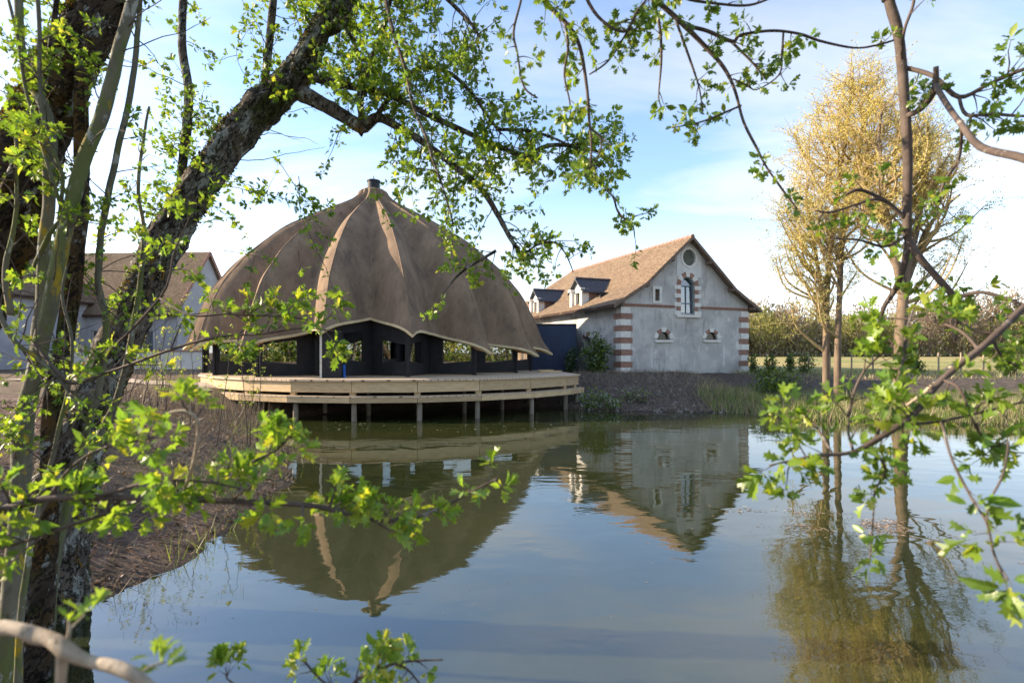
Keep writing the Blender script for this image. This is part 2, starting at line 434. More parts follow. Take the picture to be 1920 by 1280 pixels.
# pond water: silty green body, mirror surface with small ripples
m, t, out = new_mat('pond_water')
b = t.nodes.new('ShaderNodeBsdfPrincipled')
tc = t.nodes.new('ShaderNodeTexCoord')
v = tc.outputs['Object']
col = mixc(t, ramp01(t, tex_noise(t, v, 0.22, 4), 0.35, 0.7), (0.020, 0.027, 0.009), (0.033, 0.037, 0.012))
t.links.new(col, b.inputs['Base Color'])
b.inputs['Roughness'].default_value = 0.02
b.inputs['IOR'].default_value = 2.45
mpa = t.nodes.new('ShaderNodeMapping'); mpa.inputs['Scale'].default_value = (0.55, 1.0, 1); mpa.inputs['Rotation'].default_value = (0, 0, R(-12))
t.links.new(v, mpa.inputs[0])
n1 = tex_noise(t, mpa.outputs[0], 1.1, 2, 0.5, 0.4)
n2 = tex_noise(t, mpa.outputs[0], 5.5, 3, 0.55, 0.6)
calm = ramp01(t, tex_noise(t, v, 0.16, 2), 0.36, 0.64)
ad = N(t, 'ShaderNodeMath', operation='MULTIPLY'); t.links.new(n2, ad.inputs[0]); t.links.new(calm, ad.inputs[1])
ad2 = N(t, 'ShaderNodeMath', operation='MULTIPLY_ADD'); t.links.new(ad.outputs[0], ad2.inputs[0]); ad2.inputs[1].default_value = 0.22; t.links.new(n1, ad2.inputs[2])
bn = t.nodes.new('ShaderNodeBump'); bn.inputs['Strength'].default_value = 1.0; bn.inputs['Distance'].default_value = 0.0090
t.links.new(ad2.outputs[0], bn.inputs['Height']); t.links.new(bn.outputs[0], b.inputs['Normal'])
t.links.new(b.outputs[0], out.inputs[0])
M['water'] = m
M['gold_twig'] = mat('golden_twig', (0.24, 0.175, 0.085), (0.38, 0.285, 0.14), 3, 0.8, 0.2, 14, 0.01)

# ------------------------------------------------------------------ terrain, pond
POND = np.array([(-4.0, 4.2), (-4.65, 5.3), (-4.3, 6.0), (-4.25, 8.0), (-4.6, 11.0), (-6.2, 15.0), (-8.6, 18.6), (-9.5, 21.2), (-7, 23.3), (-3, 24.6), (1.5, 25.0),
                 (4, 23.8), (7.5, 23.3), (10.2, 23.0), (11.5, 20.8), (15, 20.0), (19, 19.2), (30, 19), (44, 14), (44, -1), (20, -1.5), (8, 0.9), (3, 1.7), (0, 1.9), (-2.2, 2.5), (-3.4, 3.3)])

def pond_dist(x, y):
    """Signed distance to the shore line, positive on land (numpy)."""
    x = np.asarray(x, dtype=float); y = np.asarray(y, dtype=float)
    best = np.full(x.shape, 1e9); inside = np.zeros(x.shape, dtype=bool)
    n = len(POND)
    for i in range(n):
        ax, ay = POND[i]; bx, by = POND[(i + 1) % n]
        dx, dy = bx - ax, by - ay
        tt = np.clip(((x - ax) * dx + (y - ay) * dy) / (dx * dx + dy * dy), 0, 1)
        best = np.minimum(best, np.hypot(x - ax - tt * dx, y - ay - tt * dy))
        c = ((ay > y) != (by > y)) & (x < (bx - ax) * (y - ay) / (by - ay + 1e-12) + ax)
        inside ^= c
    return np.where(inside, -best, best)

def lumps(x, y):
    return (np.sin(x * 1.7 + 1.3 * np.sin(y * 0.9)) * np.sin(y * 1.9 + 0.7 * np.sin(x * 1.1)) * 0.5
            + np.sin(x * 4.3 + y * 2.1 + 1.0) * np.sin(y * 5.1 - x * 1.7) * 0.28 + np.sin(x * 9.1 - y * 7.3) * np.sin(y * 11.7 + x * 3.3) * 0.14)

def sstep(a, b, v):
    q = np.clip((v - a) / (b - a), 0, 1)
    return q * q * (3 - 2 * q)

def ground(x, y):
    x = np.asarray(x, dtype=float); y = np.asarray(y, dtype=float)
    d = pond_dist(x, y) + 0.22 * lumps(x * 1.3, y * 1.3)
    right = sstep(9.5, 12.5, x) * sstep(10, 16, y)
    barn = sstep(2.0, 4.0, x) * (1 - right) * sstep(15, 20, y)
    left = 1 - np.clip(right + barn, 0, 1)
    hl = 1.25 * sstep(-0.15, 5.0, d) ** 0.8 + 0.12 * sstep(5, 14, d)
    hb = 1.5 * sstep(-0.1, 6.5, d) ** 0.75
    hr = 0.34 * sstep(-0.15, 1.2, d) + 1.0 * sstep(2.5, 11, d)
    h = left * hl + barn * hb + right * hr
    h = np.where(d > 0, h, 0.45 * d)
    h = np.maximum(h, -0.9)
    h = h + 0.07 * lumps(x, y) * sstep(0.0, 1.5, d) * (1 - sstep(30, 60, np.hypot(x, y)))
    flat = sstep(30, 46, y)
    return h * (1 - flat) + (1.45 + 0.0 * x) * flat

def gz(x, y): return float(ground(np.array([x]), np.array([y]))[0])

def axis(a, b, step, far, lo, hi):
    mid = np.arange(a, b, step)
    k = np.array([1.5 * 1.28 ** i for i in range(40)])
    up = b + np.cumsum(k); dn = a - np.cumsum(k)
    return np.concatenate([dn[dn > lo][::-1], mid, up[up < hi]])
gx = axis(-24, 27, 0.3, 0, -1800, 1800); gy = axis(-3, 34, 0.3, 0, -600, 3000)
GX, GY = np.meshgrid(gx, gy)
GZ = ground(GX, GY)
nx, ny = len(gx), len(gy)
idx = np.arange(nx * ny).reshape(ny, nx)
quads = np.stack([idx[:-1, :-1], idx[:-1, 1:], idx[1:, 1:], idx[1:, :-1]], -1).reshape(-1, 4)
# ground cover: 0 leaf litter and bare earth, 1 grass, 2 stubble field
m, t, out = new_mat('ground_cover')
b = t.nodes.new('ShaderNodeBsdfPrincipled'); b.inputs['Roughness'].default_value = 0.95; b.inputs['Specular IOR Level'].default_value = 0.1
tc = t.nodes.new('ShaderNodeTexCoord'); v = tc.outputs['Object']
at = t.nodes.new('ShaderNodeAttribute'); at.attribute_name = 'cover'
sp = t.nodes.new('ShaderNodeSeparateColor'); t.links.new(at.outputs['Color'], sp.inputs[0])
lit = mixc(t, ramp01(t, tex_noise(t, v, 7, 6, 0.7), 0.35, 0.65), (0.105, 0.072, 0.055), (0.20, 0.145, 0.115))
lit = mixc(t, ramp01(t, tex_noise(t, v, 1.3, 4), 0.5, 0.7), lit, (0.085, 0.07, 0.05))
ear = mixc(t, ramp01(t, tex_noise(t, v, 5, 6, 0.7), 0.35, 0.68), (0.060, 0.050, 0.043), (0.135, 0.112, 0.095))
ear = mixc(t, ramp01(t, tex_noise(t, v, 15, 3), 0.66, 0.74), ear, (0.26, 0.24, 0.21))
gra = mixc(t, ramp01(t, tex_noise(t, v, 1.2, 6, 0.7), 0.35, 0.65), (0.085, 0.11, 0.035), (0.17, 0.155, 0.075))
fld = mixc(t, ramp01(t, tex_noise(t, v, 0.05, 5, 0.6), 0.35, 0.65), (0.20, 0.235, 0.075), (0.36, 0.29, 0.13))
fld = mixc(t, ramp01(t, tex_noise(t, v, 2.0, 5, 0.7), 0.45, 0.75), fld, (0.30, 0.235, 0.12))
c = mixc(t, sp.outputs[2], lit, ear)
c = mixc(t, sp.outputs[0], c, gra)
c = mixc(t, sp.outputs[1], c, fld)
wet = N(t, 'ShaderNodeMath', operation='SUBTRACT'); wet.inputs[0].default_value = 1.0; t.links.new(at.outputs['Alpha'], wet.inputs[1])
c = mixc(t, wet.outputs[0], c, mixc(t, 1.0, c, (0.42, 0.40, 0.36), 'MULTIPLY'))
rg = N(t, 'ShaderNodeMath', operation='MULTIPLY_ADD'); t.links.new(wet.outputs[0], rg.inputs[0]); rg.inputs[1].default_value = -0.5; rg.inputs[2].default_value = 0.95
t.links.new(rg.outputs[0], b.inputs['Roughness'])
t.links.new(c, b.inputs['Base Color'])
bn = t.nodes.new('ShaderNodeBump'); bn.inputs['Strength'].default_value = 0.9; bn.inputs['Distance'].default_value = 0.05
t.links.new(tex_noise(t, v, 14, 6, 0.75), bn.inputs['Height']); t.links.new(bn.outputs[0], b.inputs['Normal'])
t.links.new(b.outputs[0], out.inputs[0])
M['ground'] = m
gobj = np_mesh('ground', np.stack([GX.ravel(), GY.ravel(), GZ.ravel()], -1), quads, M['ground'], kind='structure', smooth=True)
cov = np.zeros((nx * ny, 4), dtype=np.float32); cov[:, 3] = 1
X_, Y_ = GX.ravel(), GY.ravel()
D_ = pond_dist(X_, Y_)
right = sstep(9.5, 12, X_) * sstep(8, 14, Y_)
barn = sstep(1.0, 3.0, X_) * (1 - right) * sstep(12, 17, Y_)
cov[:, 0] = np.clip(right * (1 - sstep(5.5, 7.5, D_)) + 0.4 * sstep(-0.2, 0.6, lumps(X_ * 0.4, Y_ * 0.4)) * (X_ < -3) * (Y_ > 8), 0, 1)
cov[:, 2] = np.clip(barn + right, 0, 1)
cov[:, 1] = np.clip(sstep(33.5, 36.5, Y_ + 0.1 * X_) * sstep(12, 17, X_) + sstep(46, 60, Y_), 0, 1)
cov[:, 3] = sstep(0.10, 0.55, D_ + 0.18 * lumps(X_ * 2, Y_ * 2))
ca = gobj.data.color_attributes.new('cover', 'FLOAT_COLOR', 'POINT')
ca.data.foreach_set('color', cov.ravel())

wv = MB(); wv.add([(-12, 0.3, 0), (46, -3, 0), (46, 26, 0), (-12, 26, 0)], [(0, 1, 2, 3)])
tag(wv.build('pond_water', M['water']), kind='structure')

# ------------------------------------------------------------------ thatched pavilion
CD = Vector((-7.88, 31.1, 0))                   # axis of the dome
NL = 17; DT = 360 / NL; T0 = 0.7
FLOOR = 1.62
PR_Z = [1.5, 2.4, 3.3, 4.5, 6.0, 7.5, 9.2, 10.0, 10.8, 11.3, 11.8, 12.2]
PR_R = [9.95, 9.85, 9.7, 9.3, 8.6, 7.4, 5.5, 4.15, 2.75, 1.7, 1.0, 0.75]
ZTOP = 12.2
def prof(z): return float(np.interp(z, PR_Z, PR_R))
# smooth the profile
_zz = np.linspace(1.5, 12.2, 400); _rr = np.interp(_zz, PR_Z, PR_R); _k = np.ones(31) / 31
_rs = np.convolve(np.pad(_rr, 15, mode='edge'), _k, mode='valid')
def prof(z): return float(np.interp(z, _zz, _rs))

def lobe(tdeg):
    q = ((tdeg - T0) / DT) % 1.0                # 0 on a crest, 0.5 in a valley
    return abs(2 * q - 1)                       # 1 on the crest, 0 in the valley

# eave height over the water at crests and valleys, by angle from the camera side
EZ_T = [-180, -64, -42, -20.6, -9.6, 0.7, 11.2, 21.8, 32.4, 42.9, 53.5, 64, 75, 180]
EZ_Z = [2.9, 3.2, 3.2, 3.1, 3.45, 3.80, 4.10, 3.72, 3.42, 2.98, 3.02, 2.86, 2.95, 2.8]
def eave_z(tdeg):
    tdeg = (tdeg + 180) % 360 - 180
    return float(np.interp(tdeg, EZ_T, EZ_Z)) + 0.16 * (1 - lobe(tdeg))
def roof_pt(tdeg, s, inset=0.0):
    tdeg = (tdeg + 180) % 360 - 180
    ze = eave_z(tdeg); u = lobe(tdeg)
    z = ze + (ZTOP - ze) * s
    r = prof(z)
    depth = (1.65 * (1 - s) ** 0.5 + 0.12) * min(1.0, r / 3.0)
    r -= depth * (0.38 * (1 - u) + 0.62 * 0.5 * (1 + math.cos(math.pi * u)))
    lip = max(0.0, 1 - s / 0.07)
    r += lip ** 2 * (0.08 + 0.40 * u ** 7 * (1.0 if tdeg > -5 or tdeg < -200 else 0.35))
    z -= lip ** 2 * (0.03 + 0.30 * u ** 7)
    r -= inset
    a = R(tdeg)
    lean = -0.35 * s
    wob = 0.05 * mnoise.noise(Vector((r * math.sin(a), r * math.cos(a), z)) * 0.9) if inset == 0 else 0
    r += wob
    return Vector((CD.x + lean + r * math.sin(a), CD.y - r * math.cos(a), z))

pav = thing('thatched_pavilion', (CD.x, CD.y, FLOOR), 'round pavilion with a ribbed brown thatched dome above dark walls', 'pavilion')
NS, NC = 44, 14
cols = [(T0 + DT * i / NC + 180) % 360 - 180 for i in range(NL * NC)]
SS = [(i / NS) ** 1.15 for i in range(NS + 1)]
mb = MB()
nc = len(cols)
for inset in (0.0, 0.30):
    for s in SS:
        for tt in cols:
            p = roof_pt(tt, s, inset)
            if inset: p.z -= 0.02
            mb.v.append(p)
off = nc * (NS + 1)
for k, base in enumerate((0, off)):
    for i in range(NS):
        for j in range(nc):
            a = base + i * nc + j; b_ = base + i * nc + (j + 1) % nc
            f = (a, b_, b_ + nc, a + nc)
            mb.f.append(f if k == 0 else f[::-1]); mb.m.append(k)
for j in range(nc):
    mb.f.append((j, off + j, off + (j + 1) % nc, (j + 1) % nc)); mb.m.append(1)
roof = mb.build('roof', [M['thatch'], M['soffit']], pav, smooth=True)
crest = set(range(0, nc, NC))
for e in roof.data.edges:
    a, b_ = e.vertices
    if a < off and b_ < off and a % nc == b_ % nc and (a % nc) in crest: e.use_edge_sharp = True
    if a < nc and b_ < nc: e.use_edge_sharp = True
# thatched collar and vent cap
top = Vector((CD.x - 0.35, CD.y, 0))
mb = MB(); mb.tube([top + Vector((0, 0, z)) for z in (12.0, 12.2, 12.32, 12.36)], [0.80, 0.76, 0.60, 0.3], 26)
mb.build('collar', M['thatch_ridge'], roof, smooth=True)
mb = MB(); mb.tube([top + Vector((0, 0, z)) for z in (12.28, 12.40, 12.41, 12.80, 12.81, 12.88, 12.89)], [0.30, 0.30, 0.36, 0.36, 0.40, 0.40, 0.05], 28)
mb.build('vent_cap', M['zinc'], roof)
# pale twist of reed along each crest
for i in range(NL):
    mb = MB(); cp = [roof_pt(T0 + DT * i, s, 0.02) for s in SS[:-2]]
    mb.tube(cp, [0.036 + 0.014 * mnoise.noise(p * 2) for p in cp], 7)
    mb.build('crest_roll', M['thatch_ridge'], roof, smooth=True)
# eave boards, one pair per rib
for i in range(NL):
    for half in (0, 1):
        mb = MB()
        tt = [T0 + DT * (i + 0.5 * half + 0.5 * k / 8) for k in range(9)]
        for k in range(8):
            a = roof_pt(tt[k], 0, 0.06); b_ = roof_pt(tt[k + 1], 0, 0.06)
            o1 = (a - CD); o1.z = 0; o1.normalize()
            up = Vector((0, 0, 1))
            vs_ = []
            for p, q in ((a, tt[k]), (b_, tt[k + 1])):
                rd = Vector((math.sin(R(q)), -math.cos(R(q)), 0))
                vs_ += [p + rd * 0.075 + up * 0.035, p + rd * 0.095 - up * 0.075, p - rd * 0.12 - up * 0.075, p - rd * 0.12 + up * 0.0]
            mb.add(vs_, [(0, 1, 5, 4), (1, 2, 6, 5), (2, 3, 7, 6), (3, 0, 4, 7)] + ([(0, 3, 2, 1)] if k == 0 else []) + ([(4, 5, 6, 7)] if k == 7 else []))
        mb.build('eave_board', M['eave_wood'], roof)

RC, RV = 9.0, 7.3                             # wall corners under crests and valleys
def plan(tdeg, r): return Vector((CD.x + r * math.sin(R(tdeg)), CD.y - r * math.cos(R(tdeg)), 0))
def under_roof(tdeg, r):
    """Height of the roof's inner face above a plan point."""
    lo, hi = 0.0, 0.9
    for _ in range(24):
        mid = (lo + hi) / 2
        q = roof_pt(tdeg, mid, 0.30); rad = math.hypot(q.x - CD.x + 0.35 * mid, q.y - CD.y)
        if rad > r: lo = mid
        else: hi = mid
    return roof_pt(tdeg, lo, 0.30).z
# plinth and floor
mb = MB()
ring = []
for i in range(NL):
    ring += [plan(T0 + DT * i, RC + 0.02), plan(T0 + DT * (i + 0.5), RV + 0.02)]
n = len(ring)
mb.add([p + Vector((0, 0, 0.9)) for p in ring] + [p + Vector((0, 0, FLOOR + 0.03)) for p in ring],
       [tuple(range(n, 2 * n))] + [(i, (i + 1) % n, n + (i + 1) % n, n + i) for i in range(n)])
mb.build('floor', M['inner'], pav)
mb = MB(); mb.tube([Vector((CD.x, CD.y, FLOOR)), Vector((CD.x - 0.3, CD.y, 11.9))], [0.22, 0.2], 12)
mb.build('post', M['inner'], pav, smooth=True)
def wall_line(A, B, q): return A.lerp(B, q)
rng = random.Random(5)
for i in range(NL):
    for half in (0, 1):
        t_a = T0 + DT * i; t_b = T0 + DT * (i + 0.5) if half == 0 else T0 + DT * (i - 0.5)
        A = plan(t_a, RC); B = plan(t_b, RV)    # corner under the crest, corner in the valley
        if (t_a + 180) % 360 - 180 > 100 or (t_a + 180) % 360 - 180 < -110:
            pass
        za = under_roof(t_a, RC - 0.05) + 0.12; zb = under_roof(t_b, RV) + 0.12
        za = min(za, zb + 0.6)
        d = (B - A); Lw = d.length; d.normalize()
        nrm = Vector((d.y, -d.x, 0))
        if nrm.dot(A - CD) < 0: nrm = -nrm
        to3 = lambda x, y, dd, A=A, d=d, nrm=nrm: A + d * x + Vector((0, 0, y)) - nrm * dd
        outline = [(0, FLOOR - 0.02), (Lw, FLOOR - 0.02), (Lw, zb), (0, za)]
        tn = (t_a + 180) % 360 - 180
        entrance = abs(tn - T0) < 1
        zw = min(za, zb)
        wt = min(max(zw - 0.30, FLOOR + 1.15), FLOOR + 1.55)
        wb = FLOOR + 0.50
        if entrance and half == 0:
            hole = [(0.62, wb + 0.25), (Lw - 0.35, wb + 0.10), (Lw - 0.35, wt + 0.45), (0.62, wt + 0.40)]
        elif entrance and half == 1:
            hole = [(0.10, FLOOR + 0.08), (Lw - 0.35, FLOOR + 0.08), (Lw - 0.35, wt + 0.2), (0.10, wt + 0.35)]
        else:
            hole = [(0.16, wb + 0.14), (Lw - 0.62, wb), (Lw - 0.62, wt + 0.12), (0.16, wt - 0.10)]
        mb = MB(); wall_mesh(mb, outline, [hole], to3, 0.12)
        mb.build('wall_panel', M['charcoal'], pav)
        sf = MB()                               # boarded underside from the eave to the wall head
        for k in range(9):
            q = k / 8; tq = t_a + (t_b - t_a) * q
            e = roof_pt(tq, 0, 0.16); e.z += 0.005
            w_ = A.lerp(B, q) - (A - CD).normalized() * 0.06; w_.z = min(e.z + 0.16, (za + (zb - za) * q) - 0.02)
            sf.v += [e, w_]
            if k: sf.f.append((2 * k - 2, 2 * k - 1, 2 * k + 1, 2 * k)); sf.m.append(0)
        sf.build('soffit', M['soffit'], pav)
        win = MB()
        c = [sum(h[k] for h in hole) / 4 for k in (0, 1)]
        inner = [(h[0] + (0.045 if h[0] < c[0] else -0.045), h[1] + (0.045 if h[1] < c[1] else -0.045)) for h in hole]
        wall_mesh(win, hole, [inner], lambda x, y, dd: to3(x, y, dd + 0.03), 0.06)
        w_o = win.build('window', M['frame'], pav)
        pn = MB(); pn.add([to3(h[0], h[1], 0.06) for h in inner] + [to3(h[0], h[1], 0.075) for h in inner], [(0, 1, 2, 3), (7, 6, 5, 4), (0, 4, 5, 1), (1, 5, 6, 2), (2, 6, 7, 3), (3, 7, 4, 0)])
        pn.build('pane', M['glass'], w_o)
        if half == 0:
            mb = MB(); mb.box(A + Vector((0, 0, (FLOOR + za) / 2)) + (A - CD).normalized() * 0.03, (0.10, 0.10, za - FLOOR), None)
            mb.build('corner_post', M['charcoal'], pav)
# entrance: dark box of the draught lobby with a pale jamb
pA = plan(T0, RC)
mb = MB(); mb.box((pA.x + 0.22, pA.y - 0.06, FLOOR + 0.98), (0.80, 0.30, 1.98)); mb.build('door', M['charcoal'], pav)
mb = MB(); mb.box((pA.x - 0.235, pA.y - 0.06, FLOOR + 1.0), (0.09, 0.33, 2.02)); mb.build('door_jamb', M['pale_jamb'], pav)
mb = MB(); mb.bar(Vector((pA.x + 0.70, pA.y - 0.02, FLOOR)), Vector((pA.x + 0.66, pA.y + 0.05, FLOOR + 0.55)), 0.09, 0.03, Vector((0, 1, 0)))
tag(mb.build('plastic_strip', M['blue_strip']), 'bright blue plastic strip leaning on the dark pavilion wall', 'strip')

# ------------------------------------------------------------------ deck over the water
DC = Vector((-6.0, 31.2, 0)); RD = 10.9
deck = thing('timber_deck', (DC.x, DC.y - RD, 0.0), 'curved pale timber deck on piles around the thatched pavilion', 'deck')
corners = [-108.5 + 13.4 * k for k in range(13)] + [58.5]
def dp(tdeg, r, z): return Vector((DC.x + r * math.sin(R(tdeg)), DC.y - r * math.cos(R(tdeg)), z))
mb = MB()
poly = [dp(a, RD, 0) for a in corners] + [Vector((2.8, 28.6, 0)), Vector((1.6, 31.6, 0)), Vector((-6, 33, 0)), Vector((-14, 34, 0))]
n = len(poly)
zt, zb = FLOOR, FLOOR - 0.07
mb.add([p + Vector((0, 0, zt)) for p in poly] + [p + Vector((0, 0, zb)) for p in poly],
       [tuple(range(n)), tuple(range(2 * n - 1, n - 1, -1))] + [(i, n + i, n + (i + 1) % n, (i + 1) % n) for i in range(n)])
mb.build('deck_floor', M['deck_top'], deck)
def seg(a0, a1, r0, r1, z0, z1, name, mt):
    g = 0.0
    p = [dp(a0, r0, z0), dp(a1, r0, z0), dp(a1, r1, z0), dp(a0, r1, z0)]
    mb = MB(); mb.add(p + [Vector((q.x, q.y, z1)) for q in p], [(0, 1, 2, 3), (7, 6, 5, 4), (0, 4, 5, 1), (1, 5, 6, 2), (2, 6, 7, 3), (3, 7, 4, 0)])
    return mb.build(name, mt, deck)
for i in range(len(corners) - 1):
    a0, a1 = corners[i], corners[i + 1]
    gp = 0.05
    seg(a0 + gp, a1 - gp, RD - 0.11 - 0.006 * (i % 2), RD - 0.05, zb - 0.43, zb - 0.003, 'fascia_board', M['larch'])
    seg(a0 + 0.02, a1 - 0.02, RD - 0.02, RD + 0.045, zb + 0.004, zt + 0.006, 'edge_board', M['deck_top'])
    if a0 > -60:
        e1 = a1 + 0.9 if i == len(corners) - 2 else a1
        seg(a0 + gp, e1 - gp, RD + 0.10, RD + 0.17, 0.73, 0.93, 'fascia_board', M['larch'])
        for w in range(3):
            seg(a0 + 0.02, e1 - 0.02, RD - 0.30 + 0.165 * w, RD - 0.30 + 0.165 * w + 0.155, 0.965 - 0.03, 0.985, 'step_board', M['deck_top'])
        seg(a0 + gp, e1 - gp, RD - 0.28, RD + 0.09, 0.78, 0.932, 'joist', M['pile'])
for a in corners[3:]:
    aa = min(a, 57.6)
    mb = MB(); p = dp(aa, RD - 0.22, 1.05); rd = Vector((math.sin(R(aa)), -math.cos(R(aa)), 0))
    mb.box(p, (0.24, 0.14, 0.26), (Vector((rd.y, -rd.x, 0)), rd, Vector((0, 0, 1)))); mb.build('spacer_block', M['larch'], deck)
rng = random.Random(3)
for a in corners[4:]:
    for r, rr in ((RD - 0.12, 0.105), (RD - 2.2, 0.10)):
        aa = a + rng.uniform(-1, 1.2) - (1.5 if a > 58 else 0)
        p = dp(aa, r, 0)
        top_z = 0.80 if r > RD - 1 else zb
        mb = MB(); mb.tube([Vector((p.x + rng.uniform(-.02, .02), p.y, -1.0)), Vector((p.x, p.y, 0.3)), Vector((p.x, p.y, top_z))], [rr, rr * 0.97, rr * 0.95], 12)
        mb.build('pile', M['pile'], deck, smooth=True)
# beams under the deck floor
for k, a in enumerate(corners[2:]):
    mb = MB(); mb.bar(dp(a, 3.0, zb - 0.12), dp(min(a, 57.8), RD - 0.14, zb - 0.12), 0.12, 0.22); mb.build('beam', M['pile'], deck)

# boards left lying on the deck's end
for i, (x, y, a, l) in enumerate(((2.1, 27.4, 12, 1.1), (2.25, 27.6, 25, 1.3), (2.0, 27.7, 4, 0.8))):
    mb = MB(); dv = Vector((math.cos(R(a)), math.sin(R(a)), 0.0))
    c = Vector((x - 0.2, y, FLOOR + 0.03 + 0.05 * i)); mb.bar(c - dv * l / 2, c + dv * l / 2, 0.16, 0.045)
    tag(mb.build('loose_plank', M['larch']), ('short plank at the bottom of the small pile on the deck end', 'long plank in the middle of the small pile on the deck end', 'shortest plank on top of the small pile on the deck end')[i], 'plank', 'planks left on the deck end')

# ------------------------------------------------------------------ navy site cabin behind the pavilion
cab = thing('storage_container', (3.0, 35, 1.3), 'dark navy blue metal container between pavilion and barn', 'container')
x0, x1, y0, y1, z0, z1 = 0.6, 4.02, 33.0, 39.0, 1.3, 4.42
mb = MB(); mb.box(((x0 + x1) / 2, (y0 + y1) / 2, (z0 + z1) / 2), (x1 - x0, y1 - y0, z1 - z0)); mb.build('body', M['navy'], cab)
for k in range(13):
    x = x0 + 0.14 + (x1 - x0 - 0.28) * k / 12
    mb = MB(); mb.box((x, y0 - 0.012, (z0 + z1) / 2), (0.13, 0.03, z1 - z0 - 0.3)); mb.build('rib', M['navy'], cab)
mb = MB()
for (a, b_) in (((x0, y0), (x1, y0)), ((x1, y0), (x1, y1))):
    mb.bar(Vector((a[0], a[1], z1 + 0.02)), Vector((b_[0], b_[1], z1 + 0.02)), 0.10, 0.10)
mb.build('roof_trim', M['zinc'], cab)
mb = MB(); mb.box((x1 + 0.005, y0 - 0.005, (z0 + z1) / 2), (0.09, 0.09, z1 - z0)); mb.build('corner_post', M['navy'], cab)

# ------------------------------------------------------------------ barn
BA = R(22); BU = Vector((math.cos(BA), math.sin(BA), 0)); BV = Vector((-math.sin(BA), math.cos(BA), 0))
B0 = Vector((6.48, 31.0, 0)); BW, BL = 9.9, 19.0
def Bp(a, b, z): return B0 + BU * a + BV * b + Vector((0, 0, z))
barn = thing('stone_barn', Bp(BW / 2, 4, 1.45), 'old plastered barn with tiled roof and red and white quoins', 'barn')
ZB, ZE, ZR = 1.2, 5.55, 9.95
def roofz(a):
    h = abs(a - BW / 2)
    return ZR - 0.885 * h if h < 3.55 else ZR - 0.885 * 3.55 - 0.60 * (h - 3.55)
def arc(cx, cy, r, a0, a1, n): return [(cx + r * math.cos(R(a0 + (a1 - a0) * i / n)), cy + r * math.sin(R(a0 + (a1 - a0) * i / n))) for i in range(n + 1)]
gable3 = lambda x, y, d: Bp(x, d, y)
side3 = lambda x, y, d: Bp(d, x, y)
# openings on the gable: places read off the photograph on the wall plane
def on_gable(px, py):
    k = (px - CX) / F
    a = (k * B0.y - B0.x) / (BU.x - k * BU.y)
    p = Bp(a, 0, 0)
    return a, HC + (HY - py) / F * p.y
oc = on_gable(1292, 483); ORAD = 0.53
aw0, zs = on_gable(1276, 588); aw1, _ = on_gable(1302, 588)
_, zspring = on_gable(1289, 536)
awc = (aw0 + aw1) / 2; awr = (aw1 - aw0) / 2
sm = on_gable(1232, 553)
lun = [on_gable(1244, 637), on_gable(1334, 637)]
out_g = [(0, ZB), (BW, ZB), (BW, roofz(BW) - 0.17), (BW / 2 + 3.55, roofz(BW / 2 + 3.55) - 0.17), (BW / 2, ZR - 0.17), (BW / 2 - 3.55, roofz(BW / 2 - 3.55) - 0.17), (0, roofz(0) - 0.17)]
h_oc = arc(oc[0], oc[1], ORAD, 0, 345, 23)
h_aw = [(aw0, zs), (aw1, zs)] + arc(awc, zspring, awr, 0, 180, 10)
h_sm = [(sm[0] - 0.17, sm[1] - 0.36), (sm[0] + 0.17, sm[1] - 0.36), (sm[0] + 0.17, sm[1] + 0.36), (sm[0] - 0.17, sm[1] + 0.36)]
LR = 0.50
h_l = [arc(c[0], c[1], LR, 0, 180, 10) for c in lun]
mb = MB(); wall_mesh(mb, out_g, [h_oc, h_aw, h_sm] + h_l, gable3, 0.5); mb.build('gable_wall', M['plaster'], barn)
# side wall towards the pavilion, with low arched openings
side_open = [4.0, 9.2, 14.2]
hs = [[(b - 0.42, 2.95), (b + 0.42, 2.95)] + arc(b, 3.35, 0.42, 0, 180, 8) for b in side_open]
mb = MB(); wall_mesh(mb, [(0.5, ZB), (BL, ZB), (BL, ZE), (0.5, ZE)], hs, side3, 0.5); mb.build('side_wall', M['plaster'], barn)
mb = MB(); wall_mesh(mb, [(0.5, ZB), (BL, ZB), (BL, ZE), (0.5, ZE)], [], lambda x, y, d: Bp(BW - d, x, y), 0.5); mb.build('side_wall', M['plaster'], barn)
mb = MB(); wall_mesh(mb, [(0, ZB), (BW, ZB), (BW, ZE + 0.3), (0, ZE + 0.3)], [], lambda x, y, d: Bp(x, BL + d, y), 0.4); mb.build('end_wall', M['plaster'], barn)
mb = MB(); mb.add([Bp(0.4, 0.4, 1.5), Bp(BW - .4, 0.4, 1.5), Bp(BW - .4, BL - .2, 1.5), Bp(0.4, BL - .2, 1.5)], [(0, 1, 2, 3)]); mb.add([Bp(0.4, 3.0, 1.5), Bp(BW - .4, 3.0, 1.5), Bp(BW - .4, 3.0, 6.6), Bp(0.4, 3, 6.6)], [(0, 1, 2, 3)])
mb.build('dark_backing', M['dark_inside'], barn)  # near-black planes stand in for the unlit interior behind the openings
